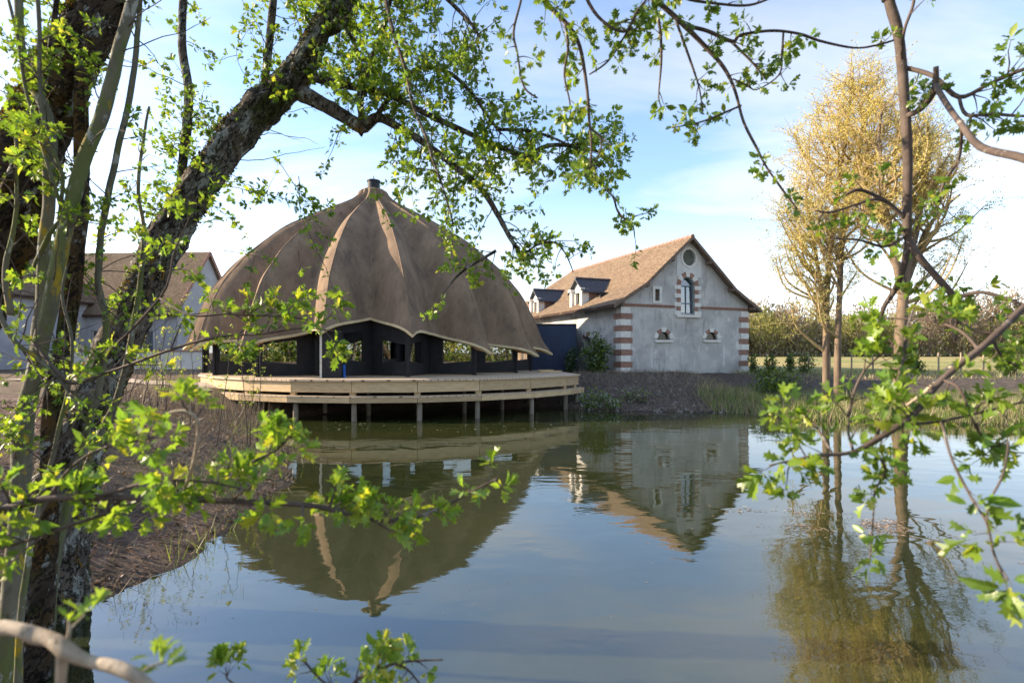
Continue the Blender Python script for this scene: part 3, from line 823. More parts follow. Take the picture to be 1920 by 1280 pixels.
# tiled roof
m, t, out = new_mat('clay_tiles')
b = t.nodes.new('ShaderNodeBsdfPrincipled'); b.inputs['Roughness'].default_value = 0.9; b.inputs['Specular IOR Level'].default_value = 0.15
uvn = t.nodes.new('ShaderNodeUVMap')
br = t.nodes.new('ShaderNodeTexBrick')
br.inputs['Scale'].default_value = 1.0; br.inputs['Brick Width'].default_value = 0.17; br.inputs['Row Height'].default_value = 0.115; br.inputs['Mortar Size'].default_value = 0.008
br.inputs['Color1'].default_value = (0.15, 0.104, 0.068, 1); br.inputs['Color2'].default_value = (0.27, 0.198, 0.132, 1); br.inputs['Mortar'].default_value = (0.05, 0.032, 0.025, 1)
br.inputs['Bias'].default_value = -0.1
t.links.new(uvn.outputs[0], br.inputs['Vector'])
c = mixc(t, ramp01(t, tex_noise(t, uvn.outputs[0], 0.9, 6, 0.7), 0.5, 0.72), br.outputs['Color'], (0.20, 0.155, 0.10))
c = mixc(t, ramp01(t, tex_noise(t, uvn.outputs[0], 5.0, 4, 0.7), 0.63, 0.75), c, (0.36, 0.29, 0.18))
t.links.new(c, b.inputs['Base Color'])
bn = t.nodes.new('ShaderNodeBump'); bn.inputs['Strength'].default_value = 0.8; bn.inputs['Distance'].default_value = 0.03; bn.invert = True
t.links.new(br.outputs['Fac'], bn.inputs['Height']); t.links.new(bn.outputs[0], b.inputs['Normal'])
t.links.new(b.outputs[0], out.inputs[0])
M['tiles'] = m
def tiled_roof(profile_pts, b0, b1, to3, parent, name='roof', thick=0.16, mats=None, sag=0.0):
    """Slab roof from a cross-section of (a, z) points swept from b0 to b1, tiles laid by UV."""
    mb = MB(); uvs = []
    nb = 14
    s = [0.0]
    for i in range(1, len(profile_pts)): s.append(s[-1] + math.hypot(profile_pts[i][0] - profile_pts[i - 1][0], profile_pts[i][1] - profile_pts[i - 1][1]))
    rows = []
    for lay in (0, thick):
        for k in range(nb + 1):
            bb = b0 + (b1 - b0) * k / nb
            for i, (a, z) in enumerate(profile_pts):
                w = 0.03 * mnoise.noise(Vector((a * 0.8, bb * 0.5, 3.0))) - sag * math.sin(math.pi * k / nb)
                mb.v.append(to3(a, bb, z - lay + w)); uvs.append((bb, s[i]))
    m_ = len(profile_pts); off = m_ * (nb + 1)
    for k in range(nb):
        for i in range(m_ - 1):
            a = k * m_ + i
            mb.f.append((a, a + 1, a + 1 + m_, a + m_)); mb.m.append(0)
            mb.f.append((off + a + m_, off + a + 1 + m_, off + a + 1, off + a)); mb.m.append(1)
    for i in range(m_ - 1):
        mb.f.append((i, off + i, off + i + 1, i + 1)); mb.m.append(1)
        q = nb * m_
        mb.f.append((q + i + 1, off + q + i + 1, off + q + i, q + i)); mb.m.append(1)
    for k in range(nb):
        for i in (0, m_ - 1):
            a = k * m_ + i
            mb.f.append((a, a + m_, off + a + m_, off + a)); mb.m.append(0)
    o = mb.build(name, mats or [M['tiles'], M['old_timber']], parent)
    l = o.data.uv_layers.new(name='UVMap')
    for lp in o.data.loops: l.data[lp.index].uv = uvs[lp.vertex_index]
    return o
EV = 5.75
def half_profile(sgn):
    hs_ = [EV, 5.3, 4.8, 4.3, 3.55, 2.4, 1.2, 0.0]
    return [(BW / 2 + sgn * h, roofz(BW / 2 + h)) for h in hs_]
RB = 15.3
roof_b = tiled_roof(half_profile(-1), -0.45, RB, Bp, barn)
tiled_roof(half_profile(1)[::-1], -0.45, RB, Bp, barn)
# hipped far end
mb = MB()
hp = [Bp(BW / 2, RB, ZR)] + [Bp(BW / 2 - EV, RB, roofz(BW / 2 - EV)), Bp(BW / 2 - EV, BL + .7, roofz(BW / 2 - EV)), Bp(BW / 2 + EV, BL + .7, roofz(BW / 2 - EV)), Bp(BW / 2 + EV, RB, roofz(BW / 2 - EV))]
k1 = Bp(BW / 2 - 3.55, RB, roofz(BW / 2 - 3.55)); k2 = Bp(BW / 2 + 3.55, RB, roofz(BW / 2 - 3.55))
mb.add(hp + [k1, k2], [(0, 5, 2), (5, 1, 2), (0, 2, 3), (0, 3, 6), (6, 3, 4)])
mb.build('roof_hip', M['tiles'], barn, uv=lambda p: (p.x * 0.9, p.z * 1.4))
# ridge tiles
prof_r = MB()
for k in range(40):
    bb = -0.45 + (RB + 0.45) * k / 40; L_ = (RB + 0.45) / 40
    mb = MB()
    ring1 = [Bp(BW / 2 + 0.15 * math.cos(R(x)), bb + 0.01, ZR - 0.09 + 0.17 * math.sin(R(x))) for x in (-5, 30, 60, 90, 120, 150, 185)]
    ring2 = [Bp(BW / 2 + 0.13 * math.cos(R(x)), bb + L_ + 0.03, ZR - 0.09 + 0.15 * math.sin(R(x))) for x in (-5, 30, 60, 90, 120, 150, 185)]
    mb.add(ring1 + ring2, [(i, i + 1, i + 8, i + 7) for i in range(6)] + [(6, 5, 4, 3, 2, 1, 0)])
    mb.build('ridge_tile', M['red_brick'], roof_b)
# verge boards and purlin ends
for sgn in (-1, 1):
    pr = half_profile(sgn)
    for i in range(len(pr) - 1):
        pass
    mb = MB()
    for (a0, z0), (a1, z1) in zip(pr[:-1], pr[1:]):
        mb.add([Bp(a0, -0.475, z0 - 0.02), Bp(a1, -0.475, z1 - 0.02), Bp(a1, -0.475, z1 - 0.24), Bp(a0, -0.475, z0 - 0.24),
                Bp(a0, -0.452, z0 - 0.02), Bp(a1, -0.452, z1 - 0.02), Bp(a1, -0.452, z1 - 0.24), Bp(a0, -0.452, z0 - 0.24)],
               [(0, 1, 2, 3), (7, 6, 5, 4), (0, 4, 5, 1), (3, 2, 6, 7)])
    mb.build('verge_board', M['old_timber'], barn)
    for h in (1.45, 3.3, 5.1):
        a = BW / 2 + sgn * h
        mb = MB(); mb.bar(Bp(a, -0.44, roofz(a) - 0.30), Bp(a, 0.3, roofz(a) - 0.30), 0.17, 0.20); mb.build('purlin_end', M['old_timber'], barn)
# brick band under the gable
def gbox(a0, a1, z0, z1, d0, d1, name, mt, parent=barn):
    mb = MB(); mb.box(Bp((a0 + a1) / 2, (d0 + d1) / 2, (z0 + z1) / 2), (a1 - a0, abs(d1 - d0), z1 - z0), (BU, BV, Vector((0, 0, 1)))); return mb.build(name, mt, parent)
seg_edges = [(0.05, awc - 1.02), (awc + 1.02, BW - 0.05)]
for (s0, s1) in seg_edges:
    nb_ = int((s1 - s0) / 0.24)
    for k in range(nb_):
        for row in range(2):
            w_ = (s1 - s0) / nb_
            gbox(s0 + k * w_ + 0.008, s0 + (k + 1) * w_ - 0.008, 5.44 + row * 0.085, 5.515 + row * 0.085, -0.05 - 0.03 * row, 0.05, 'brick', M['red_brick'])
# quoins: red and white blocks up both corners
zq = 1.42; k = 0
while zq < 5.38:
    hgt = 0.36
    wide = 0.78 if k % 2 else 0.62
    mt = M['red_brick'] if k % 2 else M['limestone']
    if k % 2:
        for r_ in range(3):                     # three courses of brick
            z_ = zq + 0.02 + r_ * (hgt - 0.03) / 3
            zh = z_ + (hgt - 0.03) / 3 - 0.012
            gbox(-0.03, wide, z_, zh, -0.035, 0.30, 'brick', mt)
            gbox(BW - wide, BW + 0.03, z_, zh, -0.035, 0.30, 'brick', mt)
            mb = MB(); mb.box(Bp(-0.005, 0.31 + (wide - 0.3) / 2, (z_ + zh) / 2), (0.052, wide - 0.3, zh - z_), (BU, BV, Vector((0, 0, 1)))); mb.build('brick', mt, barn)
    else:
        gbox(-0.045, wide, zq, zq + hgt - 0.01, -0.05, 0.5, 'quoin', mt)
        gbox(BW - wide, BW + 0.045, zq, zq + hgt - 0.01, -0.05, 0.5, 'quoin', mt)
    zq += hgt; k += 1
# lighter render round the round opening
mb = MB(); ow = [(oc[0] - 0.95, oc[1] - 1.22), (oc[0] + 0.95, oc[1] - 1.22), (oc[0] + 0.95, oc[1] + 0.1), (oc[0] + 0.62, oc[1] + 0.62), (oc[0], oc[1] + 0.98), (oc[0] - 0.62, oc[1] + 0.62), (oc[0] - 0.95, oc[1] + 0.1)]
wall_mesh(mb, ow, [arc(oc[0], oc[1], ORAD + 0.10, 0, 345, 23)], lambda x, y, d: Bp(x, d - 0.012, y), 0.008); mb.build('render_patch', M['plaster_new'], barn)
# round window: stone ring and boarded centre
ocw = MB(); wall_mesh(ocw, arc(oc[0], oc[1], ORAD + 0.12, 0, 345, 23), [arc(oc[0], oc[1], ORAD - 0.02, 0, 345, 23)], lambda x, y, d: Bp(x, d - 0.04, y), 0.2); ow_o = ocw.build('round_window', M['limestone'], barn)
mb = MB(); pts = arc(oc[0], oc[1], ORAD + 0.02, 0, 345, 23); mb.add([Bp(x, 0.12, y) for x, y in pts], [tuple(range(len(pts)))]); mb.build('board', M['ocul'], ow_o)
# tall arched window: striped surround, blue frame, panes
aw = MB(); wall_mesh(aw, h_aw, [[(aw0 + 0.07, zs + 0.07), (aw1 - 0.07, zs + 0.07)] + arc(awc, zspring, awr - 0.07, 0, 180, 10)], lambda x, y, d: Bp(x, d + 0.14, y), 0.07)
aw_o = aw.build('arched_window', M['bluewin'], barn)
mb = MB(); mb.box(Bp(awc, 0.17, (zs + zspring) / 2), (0.05, 0.05, zspring - zs), (BU, BV, Vector((0, 0, 1)))); mb.build('mullion', M['bluewin'], aw_o)
for zz in (zspring, zs + 0.38 * (zspring - zs)):
    mb = MB(); mb.box(Bp(awc, 0.172, zz), (2 * awr - 0.1, 0.06, 0.06), (BU, BV, Vector((0, 0, 1)))); mb.build('transom', M['bluewin'], aw_o)
m_, t_, o_ = new_mat('sky_glass')
g_ = t_.nodes.new('ShaderNodeBsdfPrincipled'); g_.inputs['Base Color'].default_value = (0.03, 0.045, 0.055, 1); g_.inputs['Roughness'].default_value = 0.03; g_.inputs['IOR'].default_value = 2.4
t_.links.new(g_.outputs[0], o_.inputs[0]); M['sky_glass'] = m_
M['dark_glass'] = mat('dark_glass', (0.02, 0.022, 0.012), (0.035, 0.035, 0.02), 3, 0.15, 0, spec=0.4)
for q, (x0_, x1_, z0_, z1_) in enumerate(((aw0 + .06, awc - .02, zs + .06, zspring - .03), (awc + .02, aw1 - .06, zs + .06, zspring - .03))):
    mb = MB(); tl = 0.04 if q else 0.02
    mb.add([Bp(x0_, 0.18, z0_), Bp(x1_, 0.18, z0_), Bp(x1_, 0.18 + tl, z1_), Bp(x0_, 0.18 + tl, z1_)], [(0, 1, 2, 3)]); mb.build('pane', M['sky_glass'], aw_o)
mb = MB(); pts = arc(awc, zspring + 0.02, awr - 0.06, 0, 180, 10); mb.add([Bp(x, 0.18 + 0.12 * (y - zspring), y) for x, y in pts], [tuple(range(len(pts)))]); mb.build('pane', M['sky_glass'], aw_o)
nq = 7; hq = (zspring - zs + 0.1) / nq
for sgn in (-1, 1):
    for q in range(nq):
        z_ = zs - 0.08 + q * hq; white = q % 2 == 0
        wq = 0.50 if white else 0.28
        a_in = awc + sgn * (awr + 0.0)
        a_out = a_in + sgn * wq
        gbox(min(a_in, a_out), max(a_in, a_out), z_ + 0.006, z_ + hq - 0.006, -0.06 if white else -0.04, 0.14, 'quoin' if white else 'brick', M['limestone'] if white else M['red_brick'], aw_o)
def voussoirs(cx, cz, r0, r1, n, parent, a0=0, a1=180, first_white=False):
    for q in range(n):
        s0 = a0 + (a1 - a0) * q / n + 0.8; s1 = a0 + (a1 - a0) * (q + 1) / n - 0.8
        white = (q % 2 == 0) == first_white
        ro = r1 + (0.06 if white else 0.0)
        p2 = [(cx + rr * math.cos(R(s)), cz + rr * math.sin(R(s))) for rr, s in ((r0, s0), (r0, s1), (ro, s1), (ro, s0))]
        dd = -0.06 if white else -0.04
        mb = MB(); mb.add([Bp(x, dd, z) for x, z in p2] + [Bp(x, 0.14, z) for x, z in p2], [(0, 1, 2, 3), (7, 6, 5, 4), (0, 4, 5, 1), (1, 5, 6, 2), (2, 6, 7, 3), (3, 7, 4, 0)])
        mb.build('voussoir', M['limestone'] if white else M['red_brick'], parent)
voussoirs(awc, zspring + 0.03, awr, awr + 0.30, 7, aw_o)
gbox(awc - awr - 0.38, awc + awr + 0.38, zs - 0.22, zs - 0.085, -0.14, 0.16, 'sill', M['limestone'], aw_o)
# small square window
sw = MB(); wall_mesh(sw, [(sm[0] - .34, sm[1] - .50), (sm[0] + .34, sm[1] - .50), (sm[0] + .34, sm[1] + .52), (sm[0] - .34, sm[1] + .52)], [h_sm], lambda x, y, d: Bp(x, d - 0.05, y), 0.2)
sw_o = sw.build('small_window', M['limestone'], barn)
mb = MB(); mb.box(Bp(sm[0], 0.19, sm[1]), (0.40, 0.03, 0.78), (BU, BV, Vector((0, 0, 1)))); mb.build('shutter', M['old_timber'], sw_o)
# half-moon openings
for q, c in enumerate(lun):
    lw_ = MB(); wall_mesh(lw_, h_l[q], [arc(c[0], c[1] + 0.05, LR - 0.07, 0, 180, 10)], lambda x, y, d: Bp(x, d + 0.10, y), 0.08)
    lo_ = lw_.build('half_moon_window', M['old_timber'], barn)
    voussoirs(c[0], c[1], LR, LR + 0.21, 5, lo_, 8, 172, True)
    gbox(c[0] - 0.66, c[0] + 0.66, c[1] - 0.15, c[1] - 0.01, -0.11, 0.12, 'sill', M['limestone'], lo_)
    mb = MB(); pts = arc(c[0], c[1] + 0.05, LR - 0.06, 0, 180, 10); mb.add([Bp(x, 0.15, y) for x, y in pts], [tuple(range(len(pts)))]); mb.build('pane', M['dark_glass'], lo_)
# streaks of lime under the sills
for (px_, y0_, y1_, w_) in ((1222, 652, 690, 0.10), (1250, 652, 668, 0.09), (1357, 648, 688, 0.13), (1385, 640, 655, 0.5)):
    a_, zt_ = on_gable(px_, y0_); _, zb_ = on_gable(px_, y1_)
    mb = MB(); ks = 7; L1, R1 = [], []
    for k in range(ks):
        z_ = zt_ + (zb_ - zt_) * k / (ks - 1); ww = w_ * (0.5 + 0.5 * mnoise.noise(Vector((px_, k * 0.9, 0))) * 0.8) * (1 if k < ks - 1 else 0.4)
        L1.append((a_ - ww, z_)); R1.append((a_ + ww, z_))
    wall_mesh(mb, L1 + R1[::-1], [], lambda x, y, d: Bp(x, d - 0.008, y), 0.006); mb.build('lime_streak', M['plaster_new'], barn)
# stone piers and arches on the side wall
for q, bpos in enumerate(side_open):
    for k in range(7):
        if k == 0 or k == 6: continue
        s0, s1 = 180 * (k - 0.5) / 6 - 12, 180 * (k + 0.5) / 6 - 18
        p2 = [(bpos + rr * math.cos(R(s)), 3.35 + rr * math.sin(R(s))) for rr, s in ((0.42, s0), (0.42, s1), (0.66, s1), (0.66, s0))]
        mb = MB(); mb.add([Bp(-0.05, x, z) for x, z in p2] + [Bp(0.1, x, z) for x, z in p2], [(0, 1, 2, 3), (7, 6, 5, 4), (0, 4, 5, 1), (1, 5, 6, 2), (2, 6, 7, 3), (3, 7, 4, 0)])
        mb.build('voussoir', M['limestone'] if k % 2 else M['red_brick'], barn)
# dormers with slate roofs
def dormer(bc):
    base = thing('x', (0, 0, 0), None, None) if False else None
    wd, zf, zr_ = 0.85, 6.95, 7.72
    f3 = lambda x, y, d: Bp(-0.06 + d, bc + x, y)
    mb = MB()
    hole = [(-0.38, 5.75), (0.38, 5.75), (0.38, 6.75), (-0.38, 6.75)]
    wall_mesh(mb, [(-wd, ZE - 0.35), (wd, ZE - 0.35), (wd, zf), (0.0, zr_ - 0.05), (-wd, zf)], [hole], f3, 0.35)
    fr = mb.build('dormer', M['limestone'], barn)
    for sx in (-1, 1):                          # carved brackets, cheeks
        mb = MB(); mb.box(Bp(-0.14, bc + sx * (wd - 0.14), 6.15), (0.22, 0.26, 1.5), (BU, BV, Vector((0, 0, 1)))); mb.build('pilaster', M['limestone'], fr)
        mb = MB(); mb.box(Bp(-0.20, bc + sx * (wd - 0.14), 6.92), (0.34, 0.36, 0.16), (BU, BV, Vector((0, 0, 1)))); mb.build('capital', M['limestone'], fr)
        mb = MB(); mb.add([Bp(0.28, bc + sx * (wd - 0.04), 5.4), Bp(0.28, bc + sx * (wd - 0.04), zf), Bp(2.2, bc + sx * (wd - 0.04), zf), Bp(0.28, bc + sx * (wd - 0.12), 5.4), Bp(0.28, bc + sx * (wd - 0.12), zf), Bp(2.2, bc + sx * (wd - 0.12), zf)],
                          [(0, 1, 2), (5, 4, 3), (0, 3, 4, 1), (1, 4, 5, 2)]); mb.build('cheek', M['red_brick'], fr)
        ae = wd + 0.22; ze = zf - 0.20
        pts = [Bp(-0.32, bc, zr_), Bp(2.6, bc, zr_), Bp(2.0, bc + sx * ae, ze), Bp(-0.32, bc + sx * ae, ze)]
        pts2 = [p - Vector((0, 0, 0.09)) for p in pts]
        mb = MB(); mb.add(pts + pts2, [(0, 1, 2, 3), (7, 6, 5, 4), (0, 3, 7, 4), (3, 2, 6, 7), (1, 0, 4, 5), (2, 1, 5, 6)]); mb.build('slate_slope', M['slate'], fr)
    for k in range(9):
        aa = -0.28 + k * 0.32
        mb = MB(); mb.tube([Bp(aa, bc, zr_ + 0.02), Bp(aa + 0.30, bc, zr_ + 0.02)], [0.10, 0.085], 8); mb.build('ridge_tile', M['slate'], fr)
    mb = MB(); mb.add([f3(x, y, 0.2) for x, y in hole], [(0, 1, 2, 3)]); mb.build('pane', M['sky_glass'], fr)
    mb = MB(); mb.box(f3(0, 6.25, 0.16), (0.05, 0.06, 1.0), (BU, BV, Vector((0, 0, 1)))); mb.build('mullion', M['pale_jamb'], fr)
dormer(5.1); dormer(12.0)

# ------------------------------------------------------------------ houses beyond the trees on the near bank
M['house_wall'] = mat('pale_render', (0.30, 0.31, 0.33), (0.38, 0.39, 0.41), 0.8, 0.95, 0.2, 10, 0.02, patches=(((0.31, 0.31, 0.32), 0.7, 0.55, 0.75),))
M['wall_lime'] = mat('lime_wall', (0.50, 0.49, 0.46), (0.60, 0.59, 0.56), 0.8, 0.95, 0.2, 10, 0.02)
def house(name, loc, rz, w, l, zb, ze, zr, label, windows, wall):
    """Gabled house; w across the gable, l along the ridge (local x)."""
    o = thing(name, loc, label, 'house')
    cx_, sx_ = math.cos(R(rz)), math.sin(R(rz))
    def H(a, b, z): return Vector((loc[0] + a * cx_ - b * sx_, loc[1] + a * sx_ + b * cx_, z))
    holes = [[(x - ww / 2, z0), (x + ww / 2, z0), (x + ww / 2, z1), (x - ww / 2, z1)] for (x, z0, z1, ww) in windows]
    mb = MB(); wall_mesh(mb, [(-l / 2, zb), (l / 2, zb), (l / 2, ze), (-l / 2, ze)], holes, lambda x, y, d: H(x, -w / 2 + d, y), 0.4); mb.build('wall', wall, o)
    mb = MB(); wall_mesh(mb, [(-l / 2, zb), (l / 2, zb), (l / 2, ze), (-l / 2, ze)], [], lambda x, y, d: H(x, w / 2 - d, y), 0.4); mb.build('wall', wall, o)
    for sgn in (-1, 1):
        mb = MB(); wall_mesh(mb, [(-w / 2 + .4, zb), (w / 2 - .4, zb), (w / 2 - .4, ze + .3), (0, zr - 0.15), (-w / 2 + .4, ze + .3)], [], lambda x, y, d: H(sgn * (l / 2 - d), x, y), 0.35); mb.build('gable_wall', wall, o)
        mb = MB()
        for s2 in (-1, 1):
            mb.bar(H(sgn * (l / 2 + 0.32), s2 * (w / 2 + 0.5), ze - 0.35), H(sgn * (l / 2 + 0.32), 0, zr - 0.06), 0.06, 0.28)
        mb.build('verge_board', M['red_brick'], o)
    sl = (zr - ze) / (w / 2)
    for s2 in (-1, 1):
        pr = [((w / 2 + 0.5) * s2, ze - 0.5 * sl), (s2 * w / 4, ze + sl * w / 4), (0, zr)]
        if s2 > 0: pr = pr[::-1]
        tiled_roof(pr, -l / 2 - 0.3, l / 2 + 0.3, lambda a, b_, z: H(b_, a, z), o, 'roof')
    for (x, z0, z1, ww), hh in zip(windows, holes):
        mb = MB(); wall_mesh(mb, hh, [[(hh[0][0] + .08, z0 + .08), (hh[1][0] - .08, z0 + .08), (hh[1][0] - .08, z1 - .08), (hh[0][0] + .08, z1 - .08)]], lambda xx, y, d: H(xx, -w / 2 + 0.15 + d, y), 0.08)
        wn = mb.build('window', M['pale_jamb'], o)
        mb = MB(); mb.add([H(xx, -w / 2 + 0.2, y) for xx, y in hh], [(0, 1, 2, 3)]); mb.build('pane', M['sky_glass'], wn)
    return o
house('farmhouse', (-36.4, 49.5, 1.45), -3, 8.0, 15.5, 1.0, 6.6, 12.1, 'long pale farmhouse with brown tiled roof behind the mossy trees', [(-4, 2.6, 4.6, 1.1), (0.5, 2.6, 4.6, 1.1), (5, 2.6, 4.6, 1.1)], M['house_wall'])
house('farmhouse', (-41.5, 40.0, 1.45), 88, 8.5, 12, 1.0, 7.6, 12.6, 'blue-grey rendered house wing with its gable end facing the pond', [(-2.5, 3, 5, 1.0)], M['house_wall'])
gw = MB(); gw.box((-26.5, 39.5, 1.9), (14, 0.35, 1.7)); gwo = thing('garden_wall', (-26.5, 39.5, 1.2), 'low pale garden wall in front of the farmhouse', 'wall'); gw.build('wall', M['wall_lime'], gwo)
gw = MB(); gw.box((-26.5, 39.5, 2.79), (14.1, 0.5, 0.09)); gw.build('coping', M['red_brick'], gwo)
# stretch of pale path on the bank
pth = MB(); pp = [(-18, 27), (-14.5, 24.2), (-12.5, 21.5)]
for i in range(25):
    q = i / 24; x = np.interp(q, [0, .5, 1], [-24, -17, -12.8]); y = np.interp(q, [0, .5, 1], [25.5, 24.5, 22.6])
    pth.v += [Vector((x, y - 0.9, gz(x, y - 0.9) + 0.05)), Vector((x, y + 0.9, gz(x, y + 0.9) + 0.05))]
    if i: pth.f.append((2 * i - 2, 2 * i, 2 * i + 1, 2 * i - 1)); pth.m.append(0)
M['path'] = mat('sandy_path', (0.36, 0.29, 0.22), (0.46, 0.38, 0.29), 3, 0.95, 0.3)
tag(pth.build('path', M['path']), kind='structure')

# ------------------------------------------------------------------ leaves, twigs, trees
HAW = [(0, 0), (0, .42), (0, .72), (0, .97), (.09, .24), (.33, .50), (.155, .56), (.43, .80), (.15, .80), (.16, 1.03)]
HAW_V = [(x, y, 0.30 * abs(x) - 0.22 * (y - 0.4) ** 2) for x, y in HAW] + [(-x, y, 0.30 * abs(x) - 0.22 * (y - 0.4) ** 2) for x, y in HAW[4:]]
_r = [(0, 4, 1), (4, 6, 1), (4, 5, 6), (1, 6, 2), (6, 8, 2), (6, 7, 8), (2, 8, 3), (8, 9, 3)]
HAW_F = _r + [tuple((i if i < 4 else i + 6) for i in f)[::-1] for f in _r]
OVAL_V = [(0, 0, 0), (.20, .30, .05), (.23, .62, .05), (0, 1, -.06), (-.23, .62, .05), (-.20, .30, .05), (0, .5, 0)]
OVAL_F = [(0, 1, 6), (1, 2, 6), (2, 3, 6), (3, 4, 6), (4, 5, 6), (5, 0, 6)]
DIA_V = [(0, 0, 0), (.30, .5, .06), (0, 1, 0), (-.30, .5, .06)]
DIA_F = [(0, 1, 2), (0, 2, 3)]
BLADE_V = [(-.5, 0, 0), (.5, 0, 0), (0, 1, 0)]
BLADE_F = [(0, 1, 2)]

class Leaves:
    def __init__(s): s.p, s.d, s.n, s.s, s.m = [], [], [], [], []
    def add(s, p, d, n, size, mi=0):
        s.p.append(tuple(p)); s.d.append(tuple(d)); s.n.append(tuple(n)); s.s.append(size); s.m.append(mi)
    def frames(s):
        p = np.array(s.p); d = np.array(s.d); n = np.array(s.n); sz = np.array(s.s)
        d /= np.linalg.norm(d, axis=1)[:, None] + 1e-9
        n = n - d * (n * d).sum(1)[:, None]; n /= np.linalg.norm(n, axis=1)[:, None] + 1e-9
        x = np.cross(d, n)
        return p, d, n, x, sz
    def mesh(s, name, tv, tf, mats, parent=None, wide=1.0, sel=None, kind='stuff'):
        if not s.p: return None
        p, d, n, x, sz = s.frames(); mi = np.array(s.m)
        if sel is not None: p, d, n, x, sz, mi = (a[sel] for a in (p, d, n, x, sz, mi))
        if len(p) == 0: return None
        tv = np.array(tv, dtype=float); tf = np.array(tf)
        szw = sz * wide if np.isscalar(wide) else np.asarray(wide)
        V = p[:, None, :] + x[:, None, :] * (tv[None, :, 0, None] * szw[:, None, None]) + d[:, None, :] * (tv[None, :, 1, None] * sz[:, None, None]) + n[:, None, :] * (tv[None, :, 2, None] * sz[:, None, None])
        T = tf[None] + (np.arange(len(p)) * len(tv))[:, None, None]
        return np_mesh(name, V.reshape(-1, 3), T.reshape(-1, tf.shape[1]), mats, parent, mi=np.repeat(mi, len(tf)), kind=kind)

def rvec(rng):
    while True:
        v = Vector((rng.uniform(-1, 1), rng.uniform(-1, 1), rng.uniform(-1, 1)))
        if 0.05 < v.length < 1: return v.normalized()

def wander(rng, start, d, length, nseg, wig, grav):
    pts = [start.copy()]; d = d.normalized()
    for _ in range(nseg):
        d = (d + rvec(rng) * wig + Vector((0, 0, grav))).normalized()
        pts.append(pts[-1] + d * (length / nseg))
    return pts

# --- golden spring trees on the far bank
def airy_tree(name, label, group, base, stems, crowns, seed, nbranch, ntwig, nleaf, lsize, mats, bark, lean_out=0.5):
    """stems: traced trunks as (px, py, width px) at the tree's depth; crowns: (px, py, rx, ry, weight, material) in photo pixels at that depth."""
    rng = random.Random(seed)
    Y = base[1]
    o = thing(name, base, label, 'tree', group)
    sc = Y / F
    trunks = []
    for st in stems:
        pts = [P(x, y, Y + dy) for x, y, w, dy in st]
        if pts[0].z < gz(pts[0].x, pts[0].y) + 0.3: pts[0].z = gz(pts[0].x, pts[0].y) - 0.25
        sp = spline([(p.x, p.y, p.z, w * sc / 2) for p, (_, _, w, _) in zip(pts, st)], 6)
        mb = MB(); vv = [Vector(q[:3]) for q in sp]; rr = [max(q[3], 0.012) for q in sp]
        mb.tube(vv, rr, 10, rough=0.12, seed=seed)
        mb.build('trunk', bark, o, smooth=True)
        trunks.append((vv, rr))
    L = Leaves(); tw = MB()
    wsum = sum(c[4] for c in crowns)
    for k in range(nbranch):
        q = rng.uniform(0, wsum)
        for c in crowns:
            q -= c[4]
            if q <= 0: break
        while True:
            a = (rng.uniform(-1, 1), rng.uniform(-1, 1), rng.uniform(-1, 1))
            if a[0] ** 2 + a[1] ** 2 + a[2] ** 2 < 1: break
        tgt = P(c[0] + a[0] * c[2], c[1] + a[1] * c[3], Y) ; tgt.y += a[2] * c[2] * sc * 0.9
        # start on a stem below the target
        best = None
        for vv, rr in trunks:
            for i in range(len(vv)):
                dz = tgt.z - vv[i].z
                if dz < 0.25: continue
                hd = math.hypot(tgt.x - vv[i].x, tgt.y - vv[i].y)
                cost = hd + abs(dz - 1.0 * hd - 0.5) * 0.8 + rng.uniform(0, 1.6)
                if best is None or cost < best[0]: best = (cost, vv[i], rr[i])
        if best is None: continue
        st_, r0 = best[1], min(best[2] * 0.6, 0.07)
        mid = st_.lerp(tgt, 0.45); hd = Vector((tgt.x - st_.x, tgt.y - st_.y, 0)); mid += hd * 0.16 - Vector((0, 0, 0.02 * (tgt - st_).length)) + rvec(rng) * 0.38
        path = [Vector(q_[:3]) for q_ in spline([tuple(st_), tuple(mid), tuple(tgt)], 5)]
        n_ = len(path)
        tw.tube(path, [r0 * (1 - 0.85 * i / (n_ - 1)) + 0.006 for i in range(n_)], 5, cap=False)
        for j in range(ntwig):
            f = rng.uniform(0.35, 1.0); i = min(int(f * (n_ - 1)), n_ - 2)
            p0 = path[i].lerp(path[i + 1], f * (n_ - 1) - i)
            ax = (path[i + 1] - path[i]).normalized()
            d = (ax * 0.8 + rvec(rng) * 0.95 + Vector((0, 0, 0.22))).normalized()
            tp_ = wander(rng, p0, d, rng.uniform(0.5, 1.9), 4, 0.34, -0.05)
            tw.tube(tp_, [0.010, 0.008, 0.007, 0.005, 0.004], 3, cap=False)
            for l in range(nleaf):
                g = rng.uniform(0.15, 1.0) * 3.99; i2 = int(g)
                pp_ = tp_[i2].lerp(tp_[i2 + 1], g - i2) + rvec(rng) * 0.09
                if mnoise.noise(pp_ * 1.6) > -0.22: L.add(pp_, rvec(rng) + Vector((0, 0, 0.2)), rvec(rng), lsize * rng.uniform(0.6, 1.3), c[5])
    tw.build('branches', M['gold_twig'], o)['kind'] = 'stuff'
    L.mesh('crown', DIA_V, DIA_F, mats, o)
    return o
GT = 'golden spring trees on the far bank'
